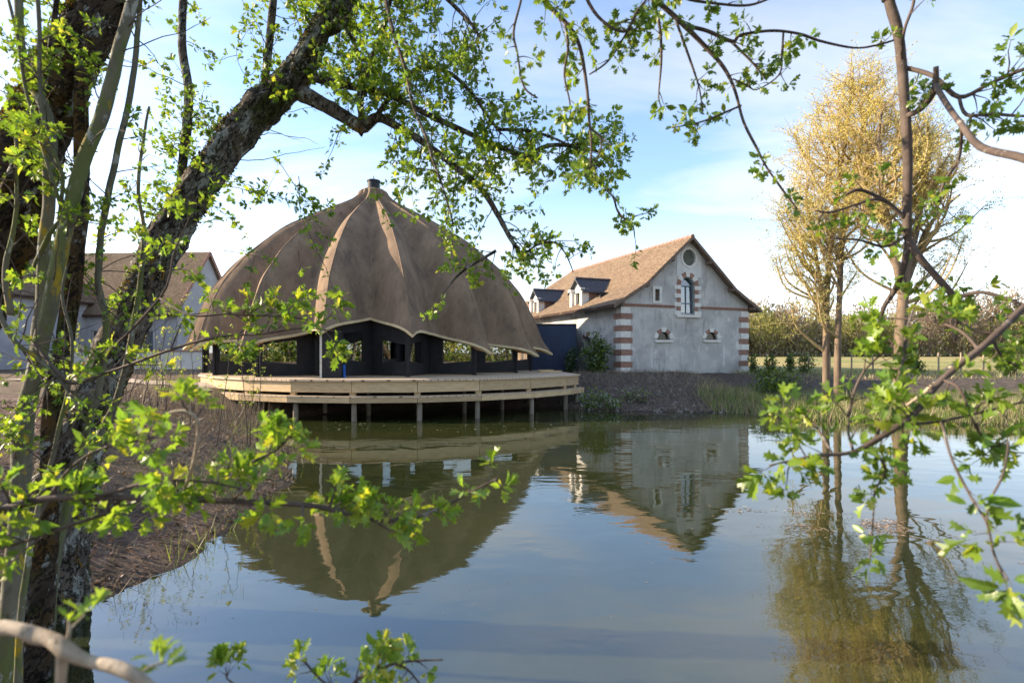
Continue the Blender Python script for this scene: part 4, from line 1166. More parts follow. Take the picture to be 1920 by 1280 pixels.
airy_tree('willow_tree', 'tall slim twin-trunked tree with golden young leaves beside the grassy bank', GT, (14.7, 24.0, 0.4),
          [[(1548, 745, 13, 0), (1549, 640, 11, 0), (1551, 540, 10, .1), (1562, 430, 8, .1), (1580, 300, 7, .2), (1595, 180, 4, .2), (1600, 125, 2, .2)],
           [(1569, 760, 13, -.3), (1571, 650, 11, -.3), (1574, 560, 10, -.3), (1580, 450, 8, -.4), (1600, 330, 8, -.4), (1625, 220, 5, -.5), (1640, 160, 2, -.5)],
           [(1551, 610, 9, 0), (1540, 540, 8, .4), (1525, 450, 6, .6), (1510, 370, 3, .8)]],
          [(1595, 185, 50, 62, 1.0, 0), (1580, 270, 92, 85, 2.6, 0), (1555, 385, 90, 95, 2.2, 0), (1498, 445, 52, 105, 1.3, 1), (1540, 530, 70, 75, 0.9, 1)], 11, 150, 16, 20, 0.078, [M['leaf_gold'], M['leaf_olive']], M['bark_poplar'])
airy_tree('willow_tree', 'golden leaved tree with one thick trunk rising from the reeds at the water', GT, (16.6, 22.3, 0.15),
          [[(1690, 790, 34, 0), (1688, 720, 24, 0), (1690, 620, 20, 0), (1697, 520, 15, 0), (1720, 420, 11, .2), (1735, 320, 9, .3), (1740, 230, 4, .4)],
           [(1695, 560, 15, 0), (1672, 450, 12, -.2), (1655, 350, 9, -.3), (1648, 250, 5, -.4), (1660, 190, 2, -.4)],
           [(1698, 530, 13, 0), (1722, 470, 10, .4), (1738, 430, 8, .5), (1765, 395, 5, .6), (1800, 365, 3, .7)]],
          [(1660, 255, 65, 90, 1.7, 0), (1700, 340, 90, 110, 2.2, 0), (1740, 280, 55, 90, 1.2, 0), (1625, 390, 55, 80, 0.9, 0), (1785, 385, 70, 60, 0.5, 1), (1765, 460, 60, 55, 0.4, 1)], 12, 115, 14, 19, 0.078, [M['leaf_gold'], M['leaf_olive']], M['bark_poplar'])

# --- bushes
def bush(name, label, loc, rx, ry, h, n, mats, seed, size, group=None, upright=0.4, cat='shrub', tv=OVAL_V, tf=OVAL_F, stemmat=None):
    rng = random.Random(seed)
    o = thing(name, (loc[0], loc[1], gz(loc[0], loc[1])), label, cat, group)
    z0 = gz(loc[0], loc[1])
    L = Leaves()
    ns = max(4, int(6 * rx / 0.4))
    tips = []
    for k in range(ns):
        a = rng.uniform(0, 6.28); rr = math.sqrt(rng.random())
        b0 = Vector((loc[0] + 0.3 * rx * rr * math.cos(a), loc[1] + 0.3 * ry * rr * math.sin(a), z0 - 0.15))
        tp = Vector((loc[0] + rx * rr * 0.9 * math.cos(a), loc[1] + ry * rr * 0.9 * math.sin(a), z0 + h * rng.uniform(0.7, 1.0) * (1 - 0.35 * rr ** 2)))
        mid = b0.lerp(tp, 0.5) + rvec(rng) * 0.08
        pth_ = [Vector(q) for q in spline([tuple(b0), tuple(mid), tuple(tp)], 4)]
        mb = MB(); mb.tube(pth_, [0.025 * (1 - 0.7 * i / 8) for i in range(len(pth_))], 5); mb.build('stem', stemmat or M['bark_twig'], o)
        tips.append(pth_)
    for k in range(n):
        pth_ = rng.choice(tips); f = rng.uniform(0.12, 1.0); i = min(int(f * (len(pth_) - 1)), len(pth_) - 2)
        p = pth_[i].lerp(pth_[i + 1], f * (len(pth_) - 1) - i)
        out_ = Vector((rng.gauss(0, 1), rng.gauss(0, 1), rng.gauss(0, 0.7))); p = p + Vector((out_.x * rx * 0.26, out_.y * ry * 0.26, out_.z * h * 0.07))
        if p.z < z0 + 0.02: p.z = z0 + 0.05
        d = Vector((p.x - loc[0], p.y - loc[1], 0)) * 0.8 + rvec(rng) * 0.7 + Vector((0, 0, upright))
        L.add(p, d, rvec(rng) + Vector((0, 0, 0.8)), size * rng.uniform(0.6, 1.25), rng.randrange(len(mats)))
    L.mesh('foliage', tv, tf, mats, o)
    return o
LA = [M['leaf_laurel']]
bush('laurel_bush', 'tall glossy dark green bush at the corner of the barn', (4.95, 31.0), 0.72, 0.7, 2.45, 1500, LA + [M['leaf_shade']], 21, 0.20)
bush('conifer_bush', 'narrow nearly black evergreen in front of the navy container', (3.45, 31.6), 0.45, 0.45, 2.0, 900, LA, 22, 0.16)
YG = 'young evergreen shrubs along the wire fence'
for k, (px_, Yv, h, rr, lb) in enumerate(((1414, 33.5, 1.25, .33, 'small dark evergreen shrub touching the barn corner'), (1446, 33.6, 1.2, .36, 'second dark evergreen shrub from the barn along the fence'),
                                     (1478, 33.4, 1.45, .40, 'third and tallest dark shrub from the barn along the fence'), (1510, 32.5, 1.5, .62, 'wide green shrub along the fence just before the twin-trunked tree'),
                                     (1720, 33, 1.0, .38, 'small green shrub by the fence behind the thick golden tree'), (1895, 31, .95, .42, 'small round shrub by the fence far from the barn'))):
    bush('fence_shrub', lb, ((px_ - CX) / F * Yv, Yv), rr, rr, h, 520, [M['leaf_laurel'], M['leaf_shade']], 30 + k, 0.15, YG)
bush('willow_shrub', 'loose green bush on the bank below the fence shrubs', (13.9, 27.6), 1.1, .8, 1.35, 1100, [M['leaf_shade'], M['leaf_laurel']], 41, 0.15, upright=.9)
bush('willow_shrub', 'low dark green bush on the bank beyond the barn corner', (12.9, 26.2), .9, .8, 1.0, 800, [M['leaf_laurel'], M['leaf_shade']], 42, 0.14, upright=.9)
bush('mullein_plant', 'grey-green leafy weed clump on the bank by the deck end', (3.75, 24.3), .55, .5, 1.0, 420, [M['leaf_grey'], M['leaf_shade']], 43, 0.15, cat='plant')
bush('mullein_plant', 'smaller grey-green weed clump lower on the bank by the deck end', (4.5, 24.1), .5, .4, .7, 300, [M['leaf_grey'], M['leaf_shade']], 44, 0.14, cat='plant')
bush('mullein_plant', 'grey-green weed clump halfway up the bank below the barn', (5.9, 24.9), .6, .5, .75, 300, [M['leaf_grey'], M['leaf_shade'], M['dry_dark']], 45, 0.14, cat='plant')

# --- wire fence by the field
fn = thing('wire_fence', (22, 34.2, 1.3), 'thin wire fence on wooden posts along the field edge', 'fence')
def fpt(q): return Vector((15.9 + 26 * q, 35.6 - 2.2 * q, 0))
fp_ = []
for k in range(20):
    p = fpt(k / 19); z = gz(p.x, p.y)
    mb = MB(); mb.tube([Vector((p.x, p.y, z - 0.3)), Vector((p.x + 0.02 * (k % 3 - 1), p.y, z + 1.32))], [0.055, 0.05], 8); mb.build('post', M['post_wood'], fn)
    fp_.append(Vector((p.x, p.y, z)))
for hh in (0.15, 0.4, 0.65, 0.9, 1.2):
    mb = MB(); mb.tube([p + Vector((0, -0.05, hh)) for p in fp_], [0.006] * len(fp_), 4); mb.build('wire', M['wire'], fn)

# --- bare wood beyond the field
rng = random.Random(77); nrg = np.random.default_rng(77)
L = Leaves(); tk = MB()
for k in range(520):
    x = rng.uniform(40, 250); y = rng.uniform(135, 185) + 0.06 * x
    h = rng.uniform(13.5, 19.5) * (1 + 0.12 * math.sin(x * 0.05)); cr = rng.uniform(2.2, 4.2)
    if x < 62: h *= 0.82
    gmat = 1 if (mnoise.noise(Vector((x * 0.045, y * 0.05, 0))) > -0.02 and rng.random() < 0.8) else 0
    if gmat: h *= 0.72
    z0 = 1.45
    tk.tube([Vector((x, y, z0 - .3)), Vector((x + rng.uniform(-.5, .5), y, z0 + h * .75))], [0.22, 0.07], 4, cap=False)
    nb_ = 300 if y < 160 else 150
    for j in range(nb_):
        q = rvec(rng) * (rng.random() ** 0.4)
        p = Vector((x + q.x * cr, y + q.y * cr, z0 + h * 0.60 + q.z * h * 0.42))
        L.add(p, q * 0.8 + Vector((0, 0, 0.6)) + rvec(rng) * 0.6, rvec(rng), rng.uniform(0.5, 1.3), gmat)
    for j in range(70):                          # undergrowth
        p = Vector((x + rng.uniform(-3, 3), y - rng.uniform(0, 3), z0 + rng.uniform(0, 6)))
        L.add(p, rvec(rng) * 0.6 + Vector((0, 0, .8)), rvec(rng), rng.uniform(.6, 1.5), 1 if rng.random() < .35 else 0)
fo = L.mesh('forest', DIA_V, DIA_F, [M['forest_brown'], M['forest_green']], None, wide=0.6)
tag(fo, 'brown leafless wood beyond the field', 'forest', kind='stuff')
tag(tk.build('forest_trunks', M['forest_trunk']), 'thin bare trunks inside the far wood', 'forest', kind='stuff')

# --- unseen spring wood added behind the viewpoint for green pane reflections and less skylight
rng = random.Random(78); L = Leaves(); tk = MB()
for k in range(80):
    x = rng.uniform(-45, 45); y = rng.uniform(-34, -16); h = rng.uniform(7, 12); cr = rng.uniform(1.8, 3)
    tk.tube([Vector((x, y, .8)), Vector((x + rng.uniform(-.5, .5), y, 1 + h * .8))], [0.2, 0.06], 5, cap=False)
    for j in range(260):
        q = rvec(rng) * (rng.random() ** 0.4)
        L.add((x + q.x * cr, y + q.y * cr, 1 + h * .58 + q.z * h * .42), rvec(rng) + Vector((0, 0, .4)), rvec(rng), rng.uniform(.3, .7), k % 2)
    for j in range(150):
        L.add((x + rng.gauss(0, 1.6), y + rng.gauss(0, 1.2), .8 + abs(rng.gauss(0, 1.9))), rvec(rng) + Vector((0, 0, .4)), rvec(rng), rng.uniform(.3, .8), (k + j) % 2)
tag(L.mesh('spring_wood', DIA_V, DIA_F, [M['leaf_olive'], M['leaf_shade']]), 'row of unseen young trees added behind the viewpoint for green reflections', 'wood', kind='stuff')
tag(tk.build('spring_wood_trunks', M['forest_trunk']), 'thin trunks of the unseen trees added behind the viewpoint', 'wood', kind='stuff')

# ------------------------------------------------------------------ hawthorns and stems around the viewpoint
class Tree:
    """A foreground tree: traced limbs (photo pixel, depth, width), grown twigs and leaf rosettes."""
    def __init__(s, name, base, label, category='tree', group=None, seed=1, bark=None, leafmats=None, twigmat=None):
        s.o = thing(name, base, label, category, group); s.rng = random.Random(seed); s.seed = seed
        s.bark = bark or M['bark_old']; s.mats = leafmats or [M['leaf']]; s.twigmat = twigmat or M['bark_twig']
        s.L = Leaves(); s.tw = MB()
    def limb(s, pts, name='branch', mt=None, n=None, k=5, rough=None, wig=0.0, world=False, cap=True):
        """pts: (px, py, depth, width px), or world (x, y, z, diameter) when world is set."""
        if world: q = [(a, b_, c, d / 2) for a, b_, c, d in pts]
        else:
            q = []
            for (x, y, Y, w) in pts:
                p = P(x, y, Y); q.append((p.x, p.y, p.z, max(w * Y / F / 2, 0.0016)))
        sp = spline(q, k)
        vv = [Vector(a[:3]) for a in sp]; rr = [max(a[3], 0.0014) for a in sp]
        if wig:
            for i in range(1, len(vv) - 1):
                p = vv[i]; vv[i] = p + Vector((mnoise.noise(p * 3.1), mnoise.noise(p * 3.1 + Vector((9, 0, 0))), mnoise.noise(p * 3.1 + Vector((0, 9, 0))))) * wig
        r0 = max(rr)
        n = n or (44 if r0 > 0.15 else 14 if r0 > 0.04 else 8 if r0 > 0.012 else 6)
        rough = rough if rough is not None else (0.20 if r0 > 0.1 else 0.08)
        mb = MB(); mb.tube(vv, rr, n, cap=cap, rough=rough, seed=s.seed)
        mb.build(name, mt or s.bark, s.o, smooth=True)
        return vv, rr
    def rosette(s, p, d, size, n=None, mi=None):
        rng = s.rng
        n = n or rng.randint(3, 6)
        d = d.normalized()
        u = d.orthogonal().normalized(); w = d.cross(u); a0 = rng.uniform(0, 6.28)
        for k in range(n):
            a = a0 + 2.4 * k + rng.uniform(-.4, .4)
            o_ = u * math.cos(a) + w * math.sin(a)
            ld = (o_ * rng.uniform(0.6, 1.2) + d * rng.uniform(0.3, 0.9) + Vector((0, 0, rng.uniform(-0.25, 0.25)))).normalized()
            nr = (d * 0.9 - o_ * 0.5 + Vector((0, 0, 0.6)) + rvec(rng) * 0.45)
            s.L.add(p + ld * size * 0.18 + rvec(rng) * size * 0.15, ld, nr, size * rng.choice((.35, .6, .8, 1.0, 1.15, 1.35)) * rng.uniform(.85, 1.15), mi if mi is not None else rng.randrange(len(s.mats)))
    def twig(s, p, d, length, r, size, grav, gap, depth=1, wig=0.28, leaf0=0.1, fork=0.5, n=None):
        rng = s.rng
        nseg = max(3, int(length / 0.09))
        pts = wander(rng, p, d, length, nseg, wig, grav)
        s.tw.tube(pts, [r * (1 - 0.72 * i / nseg) for i in range(nseg + 1)], 4 if r < 0.006 else 5, cap=False)
        acc = rng.uniform(0, gap)
        for i in range(nseg):
            ax = pts[i + 1] - pts[i]; sl = ax.length; ax = ax / (sl + 1e-9)
            acc += sl
            if i / nseg < leaf0: continue
            while acc > gap:
                acc -= gap * rng.uniform(0.6, 1.4)
                side = (rvec(rng) + ax * 0.5).normalized()
                sp_ = pts[i + 1] + side * size * 0.35
                s.rosette(sp_, side + ax * 0.3, size, n)
            if depth > 0 and rng.random() < fork * sl / 0.09 * 0.35:
                s.twig(pts[i + 1], (ax * 0.8 + rvec(rng) * 0.9).normalized(), length * rng.uniform(0.3, 0.6), r * 0.55, size, grav, gap, depth - 1, wig, 0.0, fork, n)
        s.rosette(pts[-1], pts[-1] - pts[-2], size, 5)
    def dress(s, limb, count, length, size, grav=-0.03, gap=0.07, f0=0.15, f1=1.0, r=0.006, depth=1, up=0.0, fork=0.5, fwd=0.6, flat=1.0):
        vv, rr = limb; rng = s.rng
        n = len(vv) - 1
        for _ in range(count):
            f = rng.uniform(f0, f1) * n; i = min(int(f), n - 1)
            p = vv[i].lerp(vv[i + 1], f - i); ax = (vv[i + 1] - vv[i]).normalized()
            q = rvec(rng); q.y *= flat
            d = ax * fwd + q + Vector((0, 0, up))
            s.twig(p, d, length * rng.uniform(0.5, 1.25), min(r, rr[i] * 0.7), size, grav, gap, depth, fork=fork)
    def moss(s, limb, n, f0, f1, side, mats, size=(.015, .045)):
        """Tufts of moss and crusty lichen standing off the bark."""
        vv, rr = limb; rng = s.rng; L = Leaves(); k = len(vv) - 1
        while len(L.p) < n:
            f = rng.uniform(f0, f1) * k; i = min(int(f), k - 1)
            ax = (vv[i + 1] - vv[i]).normalized(); q = rvec(rng) + side * 0.7; q = q - ax * q.dot(ax)
            if q.length < .05: continue
            q.normalize(); p = vv[i].lerp(vv[i + 1], f - i) + q * rr[i] * 1.0
            if mnoise.noise(p * 3.3) + .35 * mnoise.noise(p * 11) < .05: continue
            L.add(p - q * .01, q + rvec(rng) * .6, rvec(rng), rng.uniform(*size), rng.randrange(len(mats)))
        o = L.mesh('moss', DIA_V, DIA_F, mats, s.o)
    def finish(s, single=0, tv=HAW_V, tf=HAW_F):
        """Leaves that show largest become parts of their own; the rest is one foliage mesh."""
        if s.tw.f: s.tw.build('twigs', s.twigmat, s.o)['kind'] = 'stuff'
        if not s.L.p: return s.o
        p, d, n, x, sz = s.L.frames()
        px = CX + F * p[:, 0] / np.maximum(p[:, 1], .05); py = HY - F * (p[:, 2] - HC) / np.maximum(p[:, 1], .05)
        vis = (px > 0) & (px < 1920) & (py > 0) & (py < 1280) & (p[:, 1] > 0.2)
        key = np.where(vis, sz / p[:, 1], 0)
        order = np.argsort(-key)
        pick = np.array([i for i in order[:single] if key[i] * F > 10], dtype=int)
        rest = np.ones(len(p), dtype=bool); rest[pick] = False
        rg = np.random.default_rng(s.seed); yg = rg.random(len(p)) < 0.28
        s.L.mesh('foliage', tv, tf, s.mats, s.o, sel=rest & ~yg)
        s.L.mesh('young_foliage', OVAL_V, OVAL_F, s.mats, s.o, sel=rest & yg)
        if len(pick):
            protos = []
            for mt in s.mats:
                for v_ in range(4):
                    me = bpy.data.meshes.new('leaf')
                    rg = random.Random(v_ + 5)
                    me.from_pydata([(a * rg.uniform(.85, 1.12) * (.8 + .11 * v_), b_ * rg.uniform(.95, 1.05), c * (0.4 + v_ * 0.8) + 0.16 * (v_ - 1.3) * b_ * b_) for a, b_, c in (OVAL_V if v_ == 1 else tv)], [], OVAL_F if v_ == 1 else tf)
                    me.materials.append(mt); protos.append(me)
            o0 = ORIGIN[s.o.name]
            for j, i in enumerate(pick):
                me = protos[s.L.m[i] * 4 + j % 4]
                lo = bpy.data.objects.new('leaf', me); COL.objects.link(lo); lo.parent = s.o
                mt_ = Matrix(((x[i][0], d[i][0], n[i][0]), (x[i][1], d[i][1], n[i][1]), (x[i][2], d[i][2], n[i][2]))) * float(sz[i])
                lo.matrix_local = Matrix.Translation(Vector(p[i]) - o0) @ mt_.to_4x4()
        return s.o

# --- the leaning lichen-covered hawthorn
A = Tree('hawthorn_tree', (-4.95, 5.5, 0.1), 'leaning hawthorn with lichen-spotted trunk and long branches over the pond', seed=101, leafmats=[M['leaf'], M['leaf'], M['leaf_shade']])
trunk = A.limb([(70, 1190, 5.35, 165), (90, 1090, 5.4, 125), (112, 960, 5.45, 100), (150, 820, 5.5, 84), (225, 640, 5.6, 68), (305, 465, 5.7, 63), (385, 335, 5.8, 61), (465, 228, 5.9, 60), (548, 150, 6.0, 55), (590, 78, 6.0, 40), (632, -10, 6.0, 33), (690, -160, 6.1, 24)], 'trunk', k=16)
b1 = A.limb([(545, 165, 6.0, 34), (590, 188, 5.98, 28), (640, 215, 5.95, 24), (678, 238, 5.9, 22), (706, 221, 5.88, 18), (735, 232, 5.8, 15), (790, 265, 5.7, 13), (850, 310, 5.6, 12), (900, 352, 5.5, 10), (932, 400, 5.45, 11), (958, 448, 5.4, 9), (985, 490, 5.4, 6)])
A.limb([(672, 234, 5.9, 16), (676, 246, 5.9, 12), (678, 256, 5.9, 3)], 'branch_stub')
b2 = A.limb([(580, 140, 6.0, 20), (620, 155, 5.95, 16), (670, 165, 5.9, 13), (730, 178, 5.8, 12), (800, 214, 5.7, 11), (870, 246, 5.6, 10), (940, 277, 5.5, 9), (985, 291, 5.5, 9), (1030, 273, 5.45, 8), (1090, 276, 5.4, 6), (1135, 290, 5.4, 4)])
b3 = A.limb([(600, 60, 6.0, 26), (640, 40, 6.0, 24), (660, -20, 6.0, 20), (680, -90, 6, 15)])
b4 = A.limb([(676, 225, 5.9, 10), (680, 170, 5.8, 9), (700, 100, 5.7, 9), (722, 50, 5.6, 8), (735, -20, 5.5, 7)])
b5 = A.limb([(705, 220, 5.88, 10), (722, 195, 5.8, 9), (750, 158, 5.7, 8), (785, 128, 5.6, 8), (815, 128, 5.6, 8), (850, 142, 5.6, 8), (885, 176, 5.5, 7), (915, 218, 5.5, 6), (940, 252, 5.5, 4)])
b6 = A.limb([(680, 230, 5.9, 9), (672, 190, 6.0, 8), (676, 140, 6.1, 8), (668, 90, 6.2, 7), (640, 40, 6.3, 6)])
b7 = A.limb([(722, -42, 5.75, 9), (722, -5, 5.3, 8), (740, 70, 5.1, 7), (760, 130, 5.0, 6), (775, 200, 5.0, 6), (800, 260, 4.9, 5), (812, 300, 4.9, 5), (830, 350, 4.8, 4), (850, 420, 4.8, 3)])
b8 = A.limb([(935, 243, 5.5, 7), (990, 245, 5.4, 6), (1040, 260, 5.3, 5), (1070, 275, 5.3, 4)])
b9 = A.limb([(930, 470, 5.4, 6), (880, 500, 5.35, 5), (855, 520, 5.3, 4), (840, 540, 5.3, 3)])
b10 = A.limb([(985, 475, 5.4, 5), (1010, 458, 5.3, 4), (1040, 455, 5.3, 4), (1060, 475, 5.2, 3), (1075, 510, 5.2, 2)])
b11 = A.limb([(1135, 355, 5.0, 4), (1150, 370, 5.0, 4), (1160, 400, 5.0, 3), (1185, 420, 5.0, 3), (1190, 445, 5.0, 2)])
b12 = A.limb([(1090, 300, 5.3, 5), (1110, 330, 5.2, 4), (1140, 356, 5.0, 4)])
b13 = A.limb([(640, 10, 6, 14), (720, -40, 5.8, 12), (800, -30, 5.6, 9), (870, 30, 5.5, 7), (900, 70, 5.4, 4)])
up1 = A.limb([(492, 200, 5.95, 18), (497, 150, 6.0, 15), (505, 80, 6.0, 14), (516, -40, 6.0, 13)])
up2 = A.limb([(345, 400, 5.75, 17), (341, 325, 5.8, 16), (350, 244, 5.85, 16), (353, 165, 5.9, 15), (341, 81, 5.9, 14), (346, -40, 5.9, 13)])
S6 = 0.057
for b_, cnt, ln, f0 in ((b1, 36, .55, .30), (b2, 48, .55, .12), (b4, 34, .5, .1), (b5, 38, .5, .1), (b6, 26, .45, .2), (b8, 14, .35, .1), (b9, 9, .25, .0), (b10, 10, .28, .1), (b13, 42, .6, .1), (b3, 20, .6, .2)):
    A.dress(b_, cnt, ln, S6, -0.035, 0.075, f0)
A.dress(b7, 20, .35, S6, -0.06, 0.08, .05)
A.dress(b11, 7, .22, S6, -0.08, 0.07, .3, depth=0); A.dress(b12, 6, .25, S6, -0.08, 0.07, .2, depth=0)
A.dress(b1, 12, .75, S6, -0.16, 0.085, .45); A.dress(b2, 12, .7, S6, -0.16, 0.085, .3)
A.dress(up1, 14, .5, S6, 0.0, 0.09, .1); A.dress(up2, 22, .55, S6, 0.0, 0.08, .05)
A.dress(trunk, 30, .5, S6, 0.0, 0.075, .42, .98, up=.2)
A.dress(trunk, 16, .8, S6, -0.02, 0.085, .55, .9, up=.1)
A.dress(b3, 10, .9, S6, -.05, .08, .3)
# sprays along the trunk and thin bare hanging twigs
for (x, y, Y, dx, dz, ln) in ((400, 345, 5.4, 1, .12, .85), (430, 350, 5.4, 1, -.1, 1.0), (420, 470, 5.4, .8, -.05, .5), (560, 330, 5.7, .15, -1, .9), (580, 440, 5.6, .3, -1, .8), (520, 300, 5.7, .6, -.6, .7), (700, 330, 5.6, .1, -1, .55), (640, 240, 5.9, -.15, -1, .6), (560, 470, 5.3, .2, -1, .55)):
    A.twig(P(x, y, Y), Vector((dx, -.1, dz)), ln, .005, S6, -0.03, .09, 1)
for (x, y, dx, dz, ln) in ((470, 250, 1, -.3, .9), (500, 240, .9, -.8, .8), (330, 420, .9, .1, .7), (450, 300, 1, -.1, 1.0)):
    pts = wander(A.rng, P(x, y, 5.9), Vector((dx, 0, dz)), ln, 12, .25, -.02); A.tw.tube(pts, [.006 * (1 - .06 * i) for i in range(13)], 4, cap=False)
M['moss'] = leaf_mat('moss_tuft', (0.05, 0.065, 0.015), (0.09, 0.09, 0.02), (0.17, 0.10, 0.02), .3, 0)
M['moss_brown'] = leaf_mat('brown_moss_tuft', (0.075, 0.048, 0.02), (0.13, 0.08, 0.03), (0.20, .13, .04), .3, 0)
M['lichen'] = leaf_mat('lichen_flake', (0.36, 0.38, 0.35), (0.5, 0.52, 0.48), (0.42, .34, .12), .1, 0)
A.moss(trunk, 5200, .12, .95, Vector((-.6, 0, .5)), [M['moss'], M['moss'], M['moss_brown'], M['lichen']]); A.moss(trunk, 2600, .12, .9, Vector((.3, -.9, 0)), [M['lichen'], M['moss'], M['lichen']], (.012, .03))
A.finish(300)

# --- thick mossy trunk leaning in from outside the picture
Bt = Tree('hawthorn_tree', (-5.6, 4.4, 0.9), 'thick mossy trunk leaning over the clump of pale stems', seed=102, bark=M['bark_moss'], leafmats=[M['leaf'], M['leaf_shade']])
tb = Bt.limb([(-345, 1230, 4.4, 250), (-325, 1120, 4.4, 225), (-290, 1010, 4.4, 200), (-215, 820, 4.4, 180), (-120, 610, 4.4, 158), (-22, 440, 4.4, 122), (50, 288, 4.4, 106), (124, 128, 4.4, 90), (200, -5, 4.4, 74), (290, -160, 4.4, 66), (360, -330, 4.4, 50)], 'trunk', k=18)
bb1 = Bt.limb([(-20, 440, 4.3, 22), (20, 330, 4.0, 16), (60, 250, 3.9, 12), (90, 120, 3.8, 10), (110, -30, 3.8, 8)])
bb2 = Bt.limb([(230, -40, 4.4, 34), (330, -80, 4.4, 26), (470, -110, 4.5, 20), (640, -120, 4.6, 14), (820, -90, 4.6, 8)])
Bt.dress(tb, 26, .5, .05, 0.0, .07, .40, .98)
Bt.dress(bb1, 16, .4, .05, -.02, .08, .1); Bt.dress(bb2, 34, .65, .05, -.05, .08, .05)
Bt.moss(tb, 5200, .2, .98, Vector((-.5, -.5, .3)), [M['moss_brown'], M['moss'], M['moss_brown']]); Bt.moss(tb, 1200, .2, .9, Vector((.5, -.8, 0)), [M['lichen'], M['moss']], (.012, .03))
Bt.finish(200)

# --- clump of smooth stems
C = Tree('hawthorn_shrub', (-3.55, 3.75, 0.75), 'clump of slender smooth grey-green stems with yellow lichen between the mossy trunks', 'shrub', seed=103, bark=M['bark_smooth'], leafmats=[M['leaf_near'], M['leaf'], M['leaf_shade']])
st = [
    [(10, 1345, 3.6, 46), (18, 1180, 3.6, 42), (26, 1060, 3.6, 38), (37, 927, 3.6, 34), (42, 797, 3.6, 32), (58, 724, 3.6, 28), (70, 642, 3.6, 26), (81, 520, 3.6, 25), (88, 406, 3.6, 25), (94, 325, 3.6, 25), (97, 264, 3.6, 26), (86, 203, 3.6, 24), (57, 150, 3.6, 20), (41, 81, 3.6, 18), (34, -40, 3.6, 16)],
    [(22, 1335, 3.7, 46), (22, 1180, 3.7, 42), (30, 1050, 3.7, 38), (50, 790, 3.65, 36), (58, 732, 3.6, 35), (75, 660, 3.55, 34), (97, 561, 3.5, 33), (112, 487, 3.5, 32), (130, 406, 3.5, 31), (150, 325, 3.5, 30), (179, 244, 3.5, 29), (203, 170, 3.5, 28), (227, 81, 3.5, 26), (258, -40, 3.5, 24)],
    [(70, 1270, 4.3, 56), (80, 1120, 4.3, 50), (88, 1010, 4.3, 46), (95, 830, 4.3, 40), (100, 744, 4.3, 38), (122, 642, 4.3, 36), (138, 541, 4.3, 35), (144, 450, 4.3, 34), (154, 365, 4.3, 33), (154, 244, 4.3, 30), (150, 120, 4.3, 26), (148, -40, 4.3, 22)],
    [(82, 1240, 4.5, 22), (95, 1080, 4.5, 19), (150, 860, 4.5, 16), (190, 700, 4.5, 15), (199, 602, 4.5, 15), (188, 555, 4.5, 15), (184, 510, 4.5, 14), (199, 386, 4.5, 14), (219, 284, 4.5, 14), (244, 183, 4.5, 13), (260, 40, 4.5, 11), (262, -50, 4.5, 10)],
    [(92, 1190, 4.8, 20), (110, 1030, 4.8, 17), (160, 880, 4.8, 14), (195, 797, 4.8, 14), (227, 724, 4.8, 13), (258, 570, 4.8, 12), (268, 480, 4.8, 11), (270, 430, 4.8, 9), (260, 365, 4.8, 8), (266, 284, 4.8, 7), (280, 200, 4.8, 5)],
    [(66, 500, 3.6, 12), (95, 440, 3.5, 10), (118, 400, 3.5, 9), (95, 330, 3.4, 8), (70, 240, 3.4, 8), (52, 180, 3.4, 7), (30, 60, 3.4, 7), (4, -40, 3.4, 6)],
    [(112, 420, 3.5, 9), (118, 340, 3.45, 8), (102, 290, 3.4, 8), (86, 250, 3.4, 8), (78, 160, 3.4, 8), (72, 60, 3.4, 9), (65, -40, 3.4, 10)],
    [(60, 640, 3.3, 8), (100, 690, 3.2, 8), (135, 720, 3.2, 8), (205, 695, 3.1, 7), (300, 664, 3.0, 7), (390, 638, 3.0, 6), (480, 626, 2.95, 5), (560, 618, 2.9, 4), (640, 622, 2.9, 3)],
    [(0, 580, 3.2, 10), (28, 640, 3.2, 11), (60, 665, 3.2, 10), (100, 700, 3.2, 9), (130, 740, 3.2, 7), (160, 790, 3.2, 5)],
    [(20, 590, 3.5, 15), (10, 500, 3.5, 12), (25, 420, 3.5, 9), (30, 250, 3.5, 7)],
    [(28, 1345, 3.45, 16), (48, 1060, 3.4, 13), (85, 900, 3.4, 10), (105, 830, 3.4, 9), (130, 720, 3.4, 8), (134, 640, 3.4, 7), (120, 560, 3.4, 6), (125, 500, 3.4, 4)],
    [(300, 560, 3.0, 5), (360, 590, 2.9, 5), (430, 588, 2.9, 5), (520, 592, 2.9, 4), (590, 605, 2.9, 3)],
    [(200, 660, 3.2, 6), (300, 560, 3.0, 6), (330, 470, 3.0, 4), (360, 400, 3.0, 3)],
]
limbs = []
for i, q in enumerate(st):
    q = [(x, y, Y, w * .78) for x, y, Y, w in q]
    limbs.append(C.limb(q, 'stem' if q[0][3] > 9 else 'branch', mt=M['bark_moss'] if i == 2 else (M['bark_twig'] if q[0][3] <= 7 else None), wig=0.015))
for i, cnt in ((0, 16), (1, 20), (2, 14), (3, 20), (4, 14), (5, 10), (6, 10), (8, 12), (9, 12), (10, 8)):
    C.dress(limbs[i], int(cnt * .66), .32, .048, -0.01, .07, .2, .97)
C.dress(limbs[7], 18, .20, .05, .02, .06, .35, 1.0, up=.15, depth=0); C.dress(limbs[11], 10, .18, .05, .02, .06, .2, 1.0, up=.1, depth=0); C.dress(limbs[12], 8, .2, .05, 0, .07, .2)
C.dress(limbs[3], 8, .5, .048, 0.0, .08, .35, .9, fwd=.2)
